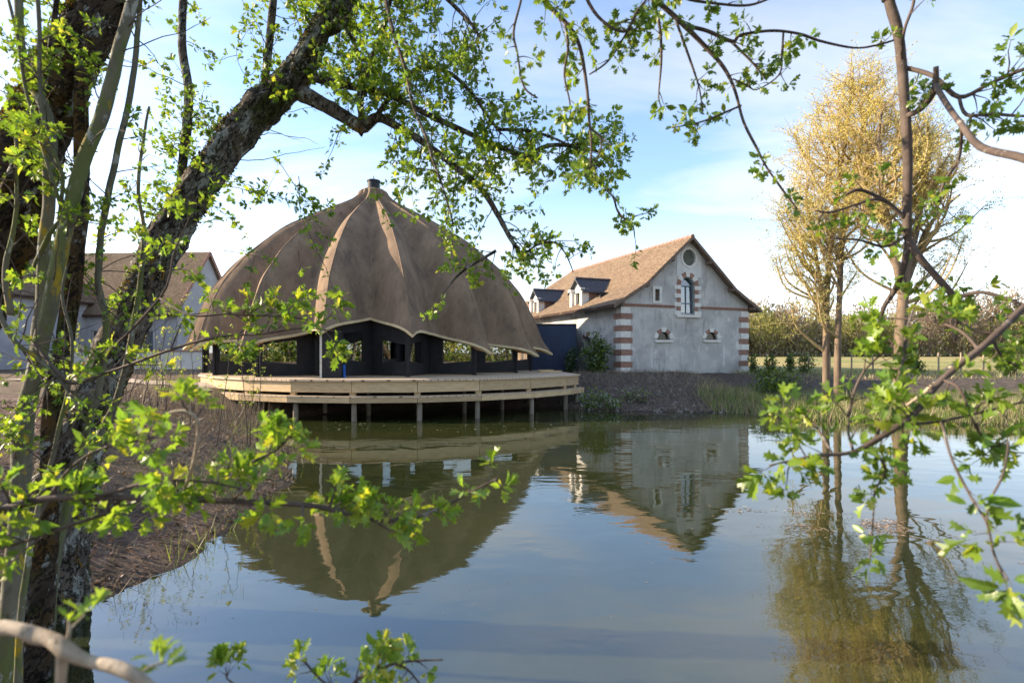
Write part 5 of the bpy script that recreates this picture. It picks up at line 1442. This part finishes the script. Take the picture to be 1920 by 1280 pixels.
for k in range(46):                             # bare crossing twigs
    i = C.rng.choice((0, 1, 2, 3, 4, 8, 9)); vv, rr = limbs[i]; j = C.rng.randrange(int(len(vv) * .2), len(vv) - 2)
    pts = wander(C.rng, vv[j], rvec(C.rng) + Vector((.3, 0, .25)), C.rng.uniform(.3, .9), 9, .22, .02)
    C.tw.tube(pts, [.0045 * (1 - .08 * m_) for m_ in range(10)], 4, cap=False)
C.finish(300)

# --- low branch reaching over the water
D = Tree('hawthorn_shrub', (-2.3, 1.6, 0.9), 'low hawthorn branch full of bright young leaves stretching over the pond', 'shrub', seed=104, bark=M['bark_twig'], leafmats=[M['leaf_near'], M['leaf_near'], M['leaf']])
D.limb([(-2.35, 1.6, 0.7, .06), (-2.2, 1.6, 1.4, .05), (-1.95, 1.62, 2.0, .04), (-1.7, 1.65, 2.2, .033)], 'stem', world=True)
d1 = D.limb([(-50, 975, 1.65, 20), (0, 957, 1.62, 17), (50, 942, 1.6, 15), (110, 932, 1.6, 14), (200, 932, 1.6, 13), (300, 934, 1.6, 12), (400, 938, 1.6, 11), (570, 946, 1.6, 10), (640, 960, 1.62, 9), (690, 973, 1.64, 8), (735, 976, 1.65, 7), (780, 970, 1.65, 6), (840, 945, 1.66, 5), (890, 918, 1.66, 4), (935, 895, 1.66, 3)])
d2 = D.limb([(370, 938, 1.6, 8), (420, 905, 1.65, 7), (470, 868, 1.7, 6), (520, 842, 1.72, 4), (545, 815, 1.74, 3)])
d3 = D.limb([(230, 932, 1.6, 8), (200, 960, 1.6, 8), (130, 985, 1.6, 7), (60, 1010, 1.6, 6), (-10, 1030, 1.6, 6)])
d4 = D.limb([(340, 930, 1.6, 7), (362, 870, 1.5, 7), (372, 800, 1.45, 6), (360, 775, 1.45, 6), (335, 770, 1.45, 5), (310, 776, 1.45, 3)], mt=M['bark_pale'])
d5 = D.limb([(180, 932, 1.6, 7), (270, 905, 1.55, 6), (330, 900, 1.55, 5), (400, 905, 1.55, 4), (470, 920, 1.55, 3)])
d6 = D.limb([(90, 936, 1.6, 7), (130, 880, 1.6, 6), (180, 845, 1.6, 5), (240, 830, 1.6, 4), (290, 820, 1.6, 3)])
S1 = 0.044
D.dress(d1, 26, .09, S1, .02, .05, .03, .72, depth=0, up=.25)
D.dress(d1, 9, .10, S1, -.02, .05, .03, .55, depth=0, up=-.3)
D.dress(d1, 10, .05, S1 * .85, .02, .05, .72, 1.0, depth=0, up=.3)
for q, c_, l_ in ((d2, 11, .08), (d3, 9, .10), (d4, 7, .05), (d5, 9, .08), (d6, 10, .08)): D.dress(q, c_, l_, S1, .01, .05, .15, 1.0, depth=0, up=.15)
D.finish(300)

# --- pale bare branch close by
E = Tree('bare_branch', (-1.4, 0.95, 0.95), 'pale bare branch out of focus low by the shore with a few bud leaves', 'branch', seed=105, bark=M['bark_pale'], leafmats=[M['leaf_near']])
E.limb([(-1.45, .95, .8, .05), (-1.38, .95, 1.6, .045), (-1.2, .96, 2.12, .042), (-1.0, .96, 2.2, .040)], 'stem', world=True)
e1 = E.limb([(-60, 1180, .96, 27), (0, 1176, .95, 27), (40, 1181, .94, 24), (70, 1192, .94, 28), (100, 1200, .93, 24), (130, 1222, .92, 28), (165, 1238, .92, 22), (210, 1248, .91, 23), (260, 1272, .90, 21), (330, 1330, .9, 19)], n=18, rough=.22, k=9)
e2 = E.limb([(118, 1212, .93, 20), (116, 1250, .93, 18), (112, 1320, .94, 16)])
e3 = E.limb([(125, 1205, .93, 8), (130, 1180, .93, 6), (128, 1160, .93, 4)])
E.rosette(P(126, 1165, .93), Vector((0, 0, 1)), .036, 4); E.rosette(P(160, 1150, .95), Vector((.4, 0, 1)), .034, 3); E.rosette(P(285, 1235, .95), Vector((0, 0, 1)), .034, 3); E.rosette(P(310, 1245, .95), Vector((.2, 0, 1)), .036, 4)
E.limb([(255, 1268, .9, 6), (280, 1250, .93, 5), (310, 1240, .95, 4)])
E.limb([(130, 1180, .93, 5), (145, 1165, .94, 4), (160, 1150, .95, 3)])
E.finish(40)

# --- sprout rising from the near shore
G = Tree('hawthorn_sprout', (-.35, 1.55, 0.25), 'small leafy hawthorn sprout rising out of the water edge', 'shrub', seed=106, bark=M['bark_twig'], leafmats=[M['leaf_near'], M['leaf']])
gl = []
gl.append(G.limb([(-.40, 1.95, -.1, .02), (-.42, 1.8, .8, .016), (-.45, 1.62, 1.5, .012), (-.46, 1.55, 1.72, .010)], 'stem', world=True))
g1 = G.limb([(655, 1330, 1.55, 8), (665, 1278, 1.55, 7), (705, 1258, 1.55, 6), (740, 1243, 1.55, 5), (780, 1238, 1.55, 4), (830, 1236, 1.55, 3)])
g2 = G.limb([(740, 1243, 1.55, 5), (765, 1255, 1.55, 4), (790, 1285, 1.55, 3)])
g3 = G.limb([(705, 1258, 1.55, 4), (712, 1225, 1.55, 4), (722, 1195, 1.55, 3)])
g4 = G.limb([(660, 1300, 1.55, 5), (610, 1280, 1.55, 4), (580, 1250, 1.55, 4), (570, 1235, 1.55, 3)])
for q, c_ in ((g1, 8), (g2, 4), (g3, 4), (g4, 5)): G.dress(q, c_, .045, .036, .02, .045, .1, 1.0, depth=0, up=.4)
g5 = G.limb([(600, 1300, 1.55, 4), (500, 1310, 1.5, 4), (430, 1275, 1.5, 3), (428, 1262, 1.5, 2)])
G.dress(g5, 5, .04, .04, .02, .045, .7, 1.0, depth=0, up=.4)
G.finish(120)

# --- overhanging hawthorn on the other side
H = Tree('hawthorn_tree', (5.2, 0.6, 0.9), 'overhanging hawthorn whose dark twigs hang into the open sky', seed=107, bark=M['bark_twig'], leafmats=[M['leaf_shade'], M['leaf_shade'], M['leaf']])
H.limb([(5.2, .6, .6, .42), (5.1, .7, 2.2, .36), (4.7, .9, 3.8, .30), (4.2, 1.3, 5.2, .24), (3.6, 1.9, 6.2, .18)], 'trunk', mt=M['bark_old'], world=True)
H.limb([(4.4, 1.1, 4.7, .12), (3.6, 2.0, 5.3, .09), (2.8, 2.8, 5.45, .07), (2.19, 3.0, 5.0, .054), (2.15, 3.0, 4.72, .05)], 'branch', world=True)
H.limb([(3.9, 1.6, 5.8, .14), (2.8, 2.2, 5.75, .10), (1.7, 2.6, 5.3, .07), (1.1, 2.85, 5.0, .05), (0.75, 2.9, 4.9, .04), (0.4, 2.9, 4.87, .032), (0.08, 2.88, 4.86, .022)], 'branch', world=True)
H.limb([(5.0, .75, 2.7, .09), (3.8, 1.1, 3.15, .06), (2.8, 1.6, 3.25, .042), (2.3, 1.85, 3.12, .030), (2.036, 1.9, 3.01, .025)], 'branch', world=True)
H.limb([(4.8, .85, 3.3, .10), (3.6, 1.2, 3.75, .07), (2.7, 1.65, 3.65, .05), (2.25, 1.85, 3.45, .042), (2.016, 1.9, 3.34, .039)], 'branch', world=True)
H.limb([(4.6, 1.0, 4.0, .08), (3.7, 1.8, 4.4, .05), (3.1, 2.3, 4.3, .032), (2.73, 2.6, 4.16, .022)], 'branch', world=True)
def hl(pts, **kw):
    if pts[0][1] < -20 and pts[0][0] < 1300: pts = [(pts[0][0], -79, 2.9, pts[0][3])] + pts
    return H.limb([(x, y, Y, w) for x, y, Y, w in pts], **kw)
stem = hl([(1660, -60, 3.0, 18), (1667, 0, 3.0, 17), (1683, 58, 3.0, 17), (1691, 122, 3.0, 17), (1697, 202, 3.0, 17), (1702, 297, 3.0, 16), (1701, 372, 3.0, 15), (1701, 425, 3.0, 15), (1704, 452, 3.0, 14), (1727, 486, 2.95, 13), (1773, 538, 2.9, 12), (1790, 562, 2.9, 11), (1791, 600, 2.9, 9), (1790, 640, 2.9, 6)])
L_ = [stem]
L_.append(hl([(1702, 450, 3.0, 11), (1695, 496, 3.0, 11), (1678, 543, 3.05, 10), (1657, 577, 3.1, 8), (1643, 629, 3.1, 5)]))
L_.append(hl([(1790, 560, 2.9, 9), (1842, 548, 2.8, 7), (1920, 571, 2.7, 5), (1990, 590, 2.6, 2)]))
L_.append(hl([(1697, 127, 3.0, 8), (1750, 143, 2.9, 8), (1798, 182, 2.8, 8), (1856, 157, 2.7, 7), (1920, 130, 2.6, 7), (1990, 110, 2.6, 8)]))
L_.append(hl([(1697, 219, 3.0, 10), (1729, 202, 2.9, 10), (1752, 168, 2.8, 11), (1755, 125, 2.75, 9)]))
L_.append(hl([(1754, 160, 2.78, 10), (1776, 197, 2.6, 10), (1803, 234, 2.4, 11), (1840, 276, 2.2, 13), (1920, 297, 2.0, 16), (2000, 330, 1.9, 20)]))
L_.append(hl([(1798, 182, 2.8, 6), (1812, 215, 2.7, 6), (1860, 214, 2.6, 6), (1920, 218, 2.5, 5), (1980, 215, 2.5, 2)]))
L_.append(hl([(1697, 409, 3.0, 8), (1660, 377, 3.0, 7), (1612, 356, 3.0, 6), (1585, 366, 3.0, 4)]))
L_.append(hl([(1660, 377, 3.0, 5), (1638, 374, 2.98, 5), (1600, 385, 2.95, 4), (1559, 398, 2.9, 4), (1530, 395, 2.9, 3)]))
L_.append(hl([(1803, 236, 2.4, 6), (1798, 297, 2.5, 6), (1771, 340, 2.6, 5), (1760, 377, 2.6, 4)]))
L_.append(hl([(1690, 118, 3.0, 7), (1695, 60, 2.9, 6), (1712, 10, 2.9, 6), (1715, -30, 2.9, 5)]))
L_.append(hl([(1702, 440, 3.0, 5), (1660, 462, 3.0, 5), (1610, 450, 3.0, 4), (1560, 447, 3.0, 3)]))
L_.append(hl([(1790, 600, 2.9, 5), (1830, 620, 2.85, 5), (1880, 625, 2.8, 4), (1930, 622, 2.8, 4)]))
for q, c_, l_ in ((L_[1], 9, .16), (L_[2], 14, .2), (L_[3], 22, .2), (L_[4], 5, .14), (L_[6], 14, .18), (L_[7], 9, .13), (L_[8], 11, .12), (L_[9], 9, .15), (L_[10], 6, .14), (L_[11], 4, .12), (L_[12], 8, .15)):
    H.dress(q, int(c_ * .5) + 1, l_ * .85, .046, -.01, .065, .1, 1.0, depth=0, r=.004)
H.dress(stem, 9, .12, .048, 0, .06, .55, 1.0, depth=0)
# hanging strands across the top
T_ = []
T_.append((hl([(1000, -60, 2.9, 8), (1021, 0, 2.9, 8), (1065, 48, 2.9, 8), (1087, 88, 2.9, 7), (1100, 162, 2.9, 6), (1105, 228, 2.9, 5), (1109, 280, 2.9, 4), (1104, 330, 2.9, 3)]), 40, .17))
T_.append((hl([(985, -50, 2.7, 6), (977, 0, 2.7, 5), (963, 60, 2.7, 5), (970, 100, 2.7, 4), (982, 162, 2.7, 4), (1008, 184, 2.7, 3)]), 12, .10))
T_.append((hl([(1060, 45, 2.9, 6), (1065, 90, 2.9, 5), (1058, 140, 2.9, 4), (1068, 190, 2.9, 3), (1070, 230, 2.9, 2)]), 12, .12))
T_.append((hl([(1190, -60, 2.9, 9), (1220, -10, 2.9, 9), (1266, 32, 2.9, 9), (1320, 85, 2.9, 8), (1357, 127, 2.9, 7), (1378, 170, 2.9, 6), (1394, 228, 2.9, 5), (1418, 276, 2.9, 5), (1437, 313, 2.9, 4), (1463, 350, 2.9, 4), (1495, 393, 2.9, 3)]), 24, .13))
T_.append((hl([(1282, 48, 2.9, 7), (1325, 58, 2.9, 7), (1373, 78, 2.9, 7), (1389, 66, 2.9, 6), (1447, 58, 2.9, 6), (1500, 64, 2.9, 5), (1537, 77, 2.9, 5), (1601, 90, 2.9, 4), (1644, 85, 2.9, 4), (1675, 76, 2.95, 4)]), 22, .11))
T_.append((hl([(1373, 80, 2.9, 5), (1410, 117, 2.9, 4), (1436, 149, 2.9, 3)]), 8, .1))
T_.append((hl([(1469, 60, 2.9, 4), (1466, 100, 2.9, 4), (1461, 140, 2.9, 3), (1420, 168, 2.9, 3), (1400, 160, 2.9, 3), (1374, 148, 2.9, 3)]), 12, .1))
T_.append((hl([(1250, -40, 2.8, 6), (1280, -5, 2.8, 6), (1351, 8, 2.8, 5), (1405, 10, 2.8, 5), (1447, -4, 2.8, 4)]), 16, .12))
T_.append((hl([(1210, -40, 3, 7), (1235, 40, 3, 6), (1240, 110, 3, 5), (1235, 180, 3, 3), (1240, 200, 3, 2)]), 18, .13))
T_.append((hl([(1390, 198, 2.9, 4), (1350, 215, 2.9, 4), (1310, 230, 2.9, 3), (1260, 240, 2.9, 2)]), 12, .10))
T_.append((hl([(1265, 32, 2.9, 5), (1300, 130, 2.9, 4), (1312, 170, 2.9, 3), (1318, 215, 2.9, 2)]), 14, .11))
T_.append((hl([(1090, -30, 2.8, 7), (1120, 30, 2.8, 6), (1170, 60, 2.8, 5), (1195, 20, 2.8, 4), (1230, -20, 2.8, 4)]), 22, .14))
T_.append((hl([(1200, 15, 2.85, 5), (1170, 70, 2.85, 4), (1140, 115, 2.85, 4), (1105, 140, 2.85, 3)]), 16, .12))
T_.append((hl([(1105, 240, 2.9, 4), (1128, 262, 2.9, 4), (1118, 300, 2.85, 3), (1095, 330, 2.8, 3)]), 14, .12))
for q, c_, l_ in T_: H.dress(q, int(c_ * .55), l_ * .85, .044, -.03, .055, .06, 1.0, depth=0, r=.0035)
# low branch entering over the water
low = hl([(2010, 500, 1.9, 13), (1920, 576, 1.75, 12), (1867, 628, 1.7, 12), (1835, 656, 1.68, 11), (1766, 712, 1.65, 11), (1719, 771, 1.62, 10), (1687, 797, 1.6, 11), (1634, 829, 1.6, 10), (1596, 848, 1.6, 8), (1533, 854, 1.6, 7), (1490, 862, 1.6, 5), (1442, 872, 1.6, 3)])
low2 = hl([(1870, 622, 1.72, 8), (1825, 668, 1.75, 10), (1780, 690, 1.8, 9), (1740, 730, 1.85, 8), (1700, 760, 1.9, 6)], mt=M['bark_pale'])
up_ = [hl(q) for q in ([(1640, 825, 1.6, 6), (1665, 760, 1.7, 5), (1690, 690, 1.8, 5), (1700, 620, 1.85, 4), (1715, 575, 1.9, 3)], [(1600, 846, 1.6, 6), (1590, 800, 1.75, 5), (1600, 740, 1.85, 5), (1625, 690, 1.9, 4), (1680, 640, 1.9, 3)],
                       [(1690, 796, 1.6, 6), (1760, 790, 1.7, 6), (1830, 775, 1.75, 5), (1890, 760, 1.8, 4), (1960, 745, 1.8, 2)], [(1766, 712, 1.65, 6), (1800, 730, 1.6, 5), (1830, 800, 1.6, 5), (1870, 840, 1.6, 4), (1930, 850, 1.6, 2)],
                       [(1560, 850, 1.6, 5), (1530, 800, 1.7, 5), (1500, 775, 1.75, 4), (1470, 790, 1.8, 3)], [(1835, 655, 1.68, 6), (1800, 620, 1.8, 5), (1740, 600, 1.9, 5), (1660, 597, 2, 3)], [(1860, 632, 1.7, 6), (1880, 670, 1.8, 5), (1920, 690, 1.85, 4), (1980, 700, 1.9, 2)])]
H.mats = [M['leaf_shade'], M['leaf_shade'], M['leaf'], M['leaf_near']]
H.dress(low, 13, .08, .044, .02, .05, .35, 1.0, depth=0, up=.25, r=.003)
H.dress(low, 5, .08, .044, -.02, .05, .35, .9, depth=0, up=-.3, r=.003)
for i, q in enumerate(up_): H.dress(q, (10, 11, 9, 8, 6, 7, 5)[i], .08, .044, .02, .05, .1, 1.0, depth=0, up=.2, r=.003)
hang = hl([(1630, 832, 1.6, 5), (1645, 852, 1.6, 5), (1660, 882, 1.6, 4), (1641, 920, 1.6, 4), (1638, 960, 1.6, 3), (1634, 1010, 1.6, 3), (1630, 1060, 1.6, 2)])
H.dress(hang, 16, .03, .036, -.05, .04, .15, 1.0, depth=0, r=.002)
h2 = hl([(1762, 789, 1.7, 5), (1768, 800, 1.5, 5), (1785, 861, 1.38, 5), (1820, 930, 1.35, 5), (1851, 983, 1.3, 4), (1864, 1040, 1.3, 4), (1890, 1085, 1.25, 3)])
h3 = hl([(1870, 838, 1.6, 4), (1890, 828, 1.5, 4), (1880, 890, 1.35, 4), (1855, 940, 1.32, 4), (1850, 980, 1.3, 3)])
H.dress(h2, 8, .05, .05, -.02, .05, .3, 1.0, depth=0, r=.002); H.rosette(P(1885, 1090, 1.1), Vector((.6, 0, -.3)), .055, 5); H.rosette(P(1845, 955, 1.3), Vector((.6, 0, 0)), .045, 4)
hl([(1862, 1030, 1.3, 4), (1872, 1060, 1.2, 4), (1884, 1088, 1.1, 3)])
H.rosette(P(1740, 770, 1.5), Vector((0, 0, 1)), .05, 5)
H.finish(300)

# --- thin brown saplings between the trunk and the deck
S = Tree('sapling_clump', (-7.9, 12.0, gz(-7.9, 12.0)), 'clump of thin brown saplings between the lichen-spotted trunk and the deck', 'shrub', seed=108, bark=M['bark_twig'], leafmats=[M['leaf'], M['leaf_olive']])
for k in range(17):
    x = S.rng.uniform(-9.8, -6.6); y = S.rng.uniform(11, 14.5); h = S.rng.uniform(1.6, 3.4); z = gz(x, y)
    d_ = Vector((S.rng.gauss(0, .16), S.rng.gauss(0, .1), 1))
    pts = wander(S.rng, Vector((x, y, z - .1)), d_, h, 9, .07, .02)
    lb = S.limb([(p.x, p.y, p.z, .028 * (1 - .08 * i)) for i, p in enumerate(pts)], 'stem', world=True, k=2)
    S.dress(lb, 7, .45, .05, .0, .16, .35, 1.0, depth=0, up=.4, r=.004)
S.finish(0)

# ------------------------------------------------------------------ grass, reeds, litter
def blades(name, n, sampler, hmin, hmax, w, mats, seed, label, cat, lean=0.35, sel=None):
    rng = random.Random(seed); L = Leaves(); wd = []
    pts = [sampler(rng) for _ in range(n)]
    xs = np.array([p[0] for p in pts]); ys = np.array([p[1] for p in pts]); zs_ = ground(xs, ys); ds = pond_dist(xs, ys)
    for i in range(n):
        if sel and not sel(xs[i], ys[i], ds[i]): continue
        h = rng.uniform(hmin, hmax) * (pts[i][2] if len(pts[i]) > 2 else 1)
        d = Vector((rng.gauss(0, lean), rng.gauss(0, lean), 1))
        L.add((xs[i], ys[i], max(zs_[i], -.12) - 0.03), d, Vector((rng.gauss(0, 1), rng.gauss(0, 1), .1)), h, rng.randrange(len(mats))); wd.append(w * rng.uniform(.6, 1.4))
    o = L.mesh(name, BLADE_V, BLADE_F, mats, None, wide=np.array(wd))
    return tag(o, label, cat, kind='stuff')
blades('reed_grass', 24000, lambda r: (r.uniform(9.0, 27), r.uniform(18.6, 26.5)), .22, .62, .024, [M['grass'], M['grass'], M['dry']], 201, 'green and straw coloured grass on the far bank', 'grass', sel=lambda x, y, d: -0.25 < d < 4.2 and mnoise.noise(Vector((x * .5, y * .5, 0))) > -.35)
blades('reed_grass', 3500, lambda r: (r.uniform(12.5, 26), r.uniform(18.6, 26)), .5, .95, .02, [M['dry'], M['dry'], M['grass']], 202, 'pale dry reeds standing behind the grass of the far bank', 'grass', lean=.2, sel=lambda x, y, d: 0.6 < d < 3.5 and mnoise.noise(Vector((x * .35, y * .35, 4))) > .0)
blades('bank_weeds', 6500, lambda r: (r.uniform(2.5, 12.5), r.uniform(22.8, 31)), .10, .42, .02, [M['dry_dark'], M['dry_dark'], M['dry']], 203, 'dark withered weeds covering the bank below the barn', 'weeds', lean=.5, sel=lambda x, y, d: 0.0 < d)
blades('meadow_grass', 6000, lambda r: (r.uniform(14, 40), r.uniform(28, 36)), .15, .45, .03, [M['grass'], M['dry']], 204, 'rough grass along the field fence', 'grass', lean=.4)
def left_bank(r): return (r.uniform(-13, -3.9), r.uniform(3.2, 19))
blades('shore_grass', 9000, lambda r: (lambda q: (q[0], q[1]))(left_bank(r)), .15, .45, .012, [M['grass']], 205, 'green grass tufts along the near shore', 'grass', lean=.45, sel=lambda x, y, d: -0.15 < d < 1.6 and mnoise.noise(Vector((x * .9, y * .9, 0))) > .02 and y > 6.3)
blades('dry_grass', 22000, left_bank, .08, .36, .009, [M['dry'], M['dry_dark']], 206, 'dry straw and twigs on the near shore', 'grass', lean=1.1, sel=lambda x, y, d: -0.02 < d < 4)
blades('dry_stalks', 900, lambda r: (r.uniform(-14.5, -8.3), r.uniform(15.5, 21.5)), .6, 1.5, .012, [M['dry'], M['dry_dark']], 207, 'tall dry stalks beside the end of the deck', 'grass', lean=.28, sel=lambda x, y, d: 0.1 < d < 5)
blades('water_grass', 260, lambda r: (r.uniform(-4.2, -1.6), r.uniform(4.6, 8.2)), .14, .3, .006, [M['dry_dark'], M['grass']], 208, 'thin sparse stems standing in the shallow water', 'grass', lean=.7, sel=lambda x, y, d: -1.6 < d < -.05)
# leaf litter
rng = random.Random(301); L = Leaves()
xs = np.array([rng.uniform(-15, -3.6) for _ in range(26000)]); ys = np.array([3 + 18 * rng.random() ** 1.3 for _ in range(26000)])
zs_ = ground(xs, ys); ds = pond_dist(xs, ys)
for i in range(len(xs)):
    if ds[i] < 0.08: continue
    L.add((xs[i], ys[i], zs_[i] + rng.uniform(.004, .03)), (rng.gauss(0, 1), rng.gauss(0, 1), rng.gauss(0, .35)), (rng.gauss(0, .5), rng.gauss(0, .5), 1), rng.uniform(.04, .10))
tag(L.mesh('leaf_litter', OVAL_V, OVAL_F, [M['litter']]), 'brown dead leaves covering the near bank', 'leaves', kind='stuff')
# stones and clods on the bank by the barn
rng = random.Random(302); V, T = [], []
for k in range(260):
    while True:
        x, y = rng.uniform(2.3, 12), rng.uniform(22.8, 29.5)
        d = float(pond_dist(np.array([x]), np.array([y]))[0])
        if d > -0.1 and rng.random() < math.exp(-d * .45) + .15: break
    s_ = rng.uniform(.03, .12) if rng.random() < .85 else rng.uniform(.12, .2); z = gz(x, y)
    b0 = len(V)
    for dx, dy, dz in ((1, 0, 0), (-1, 0, 0), (0, 1, 0), (0, -1, 0), (0, 0, .8), (0, 0, -.8)):
        V.append((x + dx * s_ * rng.uniform(.6, 1.1), y + dy * s_ * rng.uniform(.6, 1.1), z + dz * s_ * rng.uniform(.6, 1.1)))
    for f in ((0, 2, 4), (2, 1, 4), (1, 3, 4), (3, 0, 4), (2, 0, 5), (1, 2, 5), (3, 1, 5), (0, 3, 5)): T.append(tuple(i + b0 for i in f))
tag(np_mesh('bank_rubble', V, T, [M['stone']], kind='stuff'), 'grey stones strewn over the bank below the barn', 'rubble')
# petals and plant bits afloat
rng = random.Random(303); L = Leaves()
for k in range(80):
    L.add((rng.uniform(-7, 2), rng.uniform(17.6, 20.6), .006), (rng.gauss(0, 1), rng.gauss(0, 1), 0), (0, 0, 1), rng.uniform(.04, .09))
tag(L.mesh('floating_petals', OVAL_V, OVAL_F, [M['petal']]), 'pale specks floating on the dark water before the deck', 'petals', kind='stuff')
L = Leaves(); 
for k in range(2600):
    a = rng.gauss(0, .8); x = 5.2 + a * 1.1 + rng.gauss(0, .15); y = 8.25 - a * .30 + rng.gauss(0, .26)
    if mnoise.noise(Vector((x * 1.3, y * 1.6, 7))) + .6 * mnoise.noise(Vector((x * 4, y * 5, 1))) < .12: continue
    L.add((x, y, .004 + rng.uniform(0, .012)), (rng.gauss(0, 1), rng.gauss(0, .6), rng.gauss(0, .12)), (rng.gauss(0, .2), rng.gauss(0, .2), 1), rng.uniform(.02, .09))
M['algae'] = leaf_mat('drifted_plant', (0.30, 0.22, 0.16), (0.42, 0.32, 0.25), (0.5, .42, .3), .1)
for k in range(260):
    x = rng.uniform(-3.5, 12); y = rng.uniform(4.5, 17)
    if mnoise.noise(Vector((x * .3, y * .3, 2))) < -.05: continue
    L.add((x, y, .004), (rng.gauss(0, 1), rng.gauss(0, 1), 0), (0, 0, 1), rng.uniform(.02, .06))
tag(L.mesh('floating_weed', OVAL_V, OVAL_F, [M['algae']], wide=.28), 'pinkish drift of plant remains floating on the open water', 'weeds', kind='stuff')
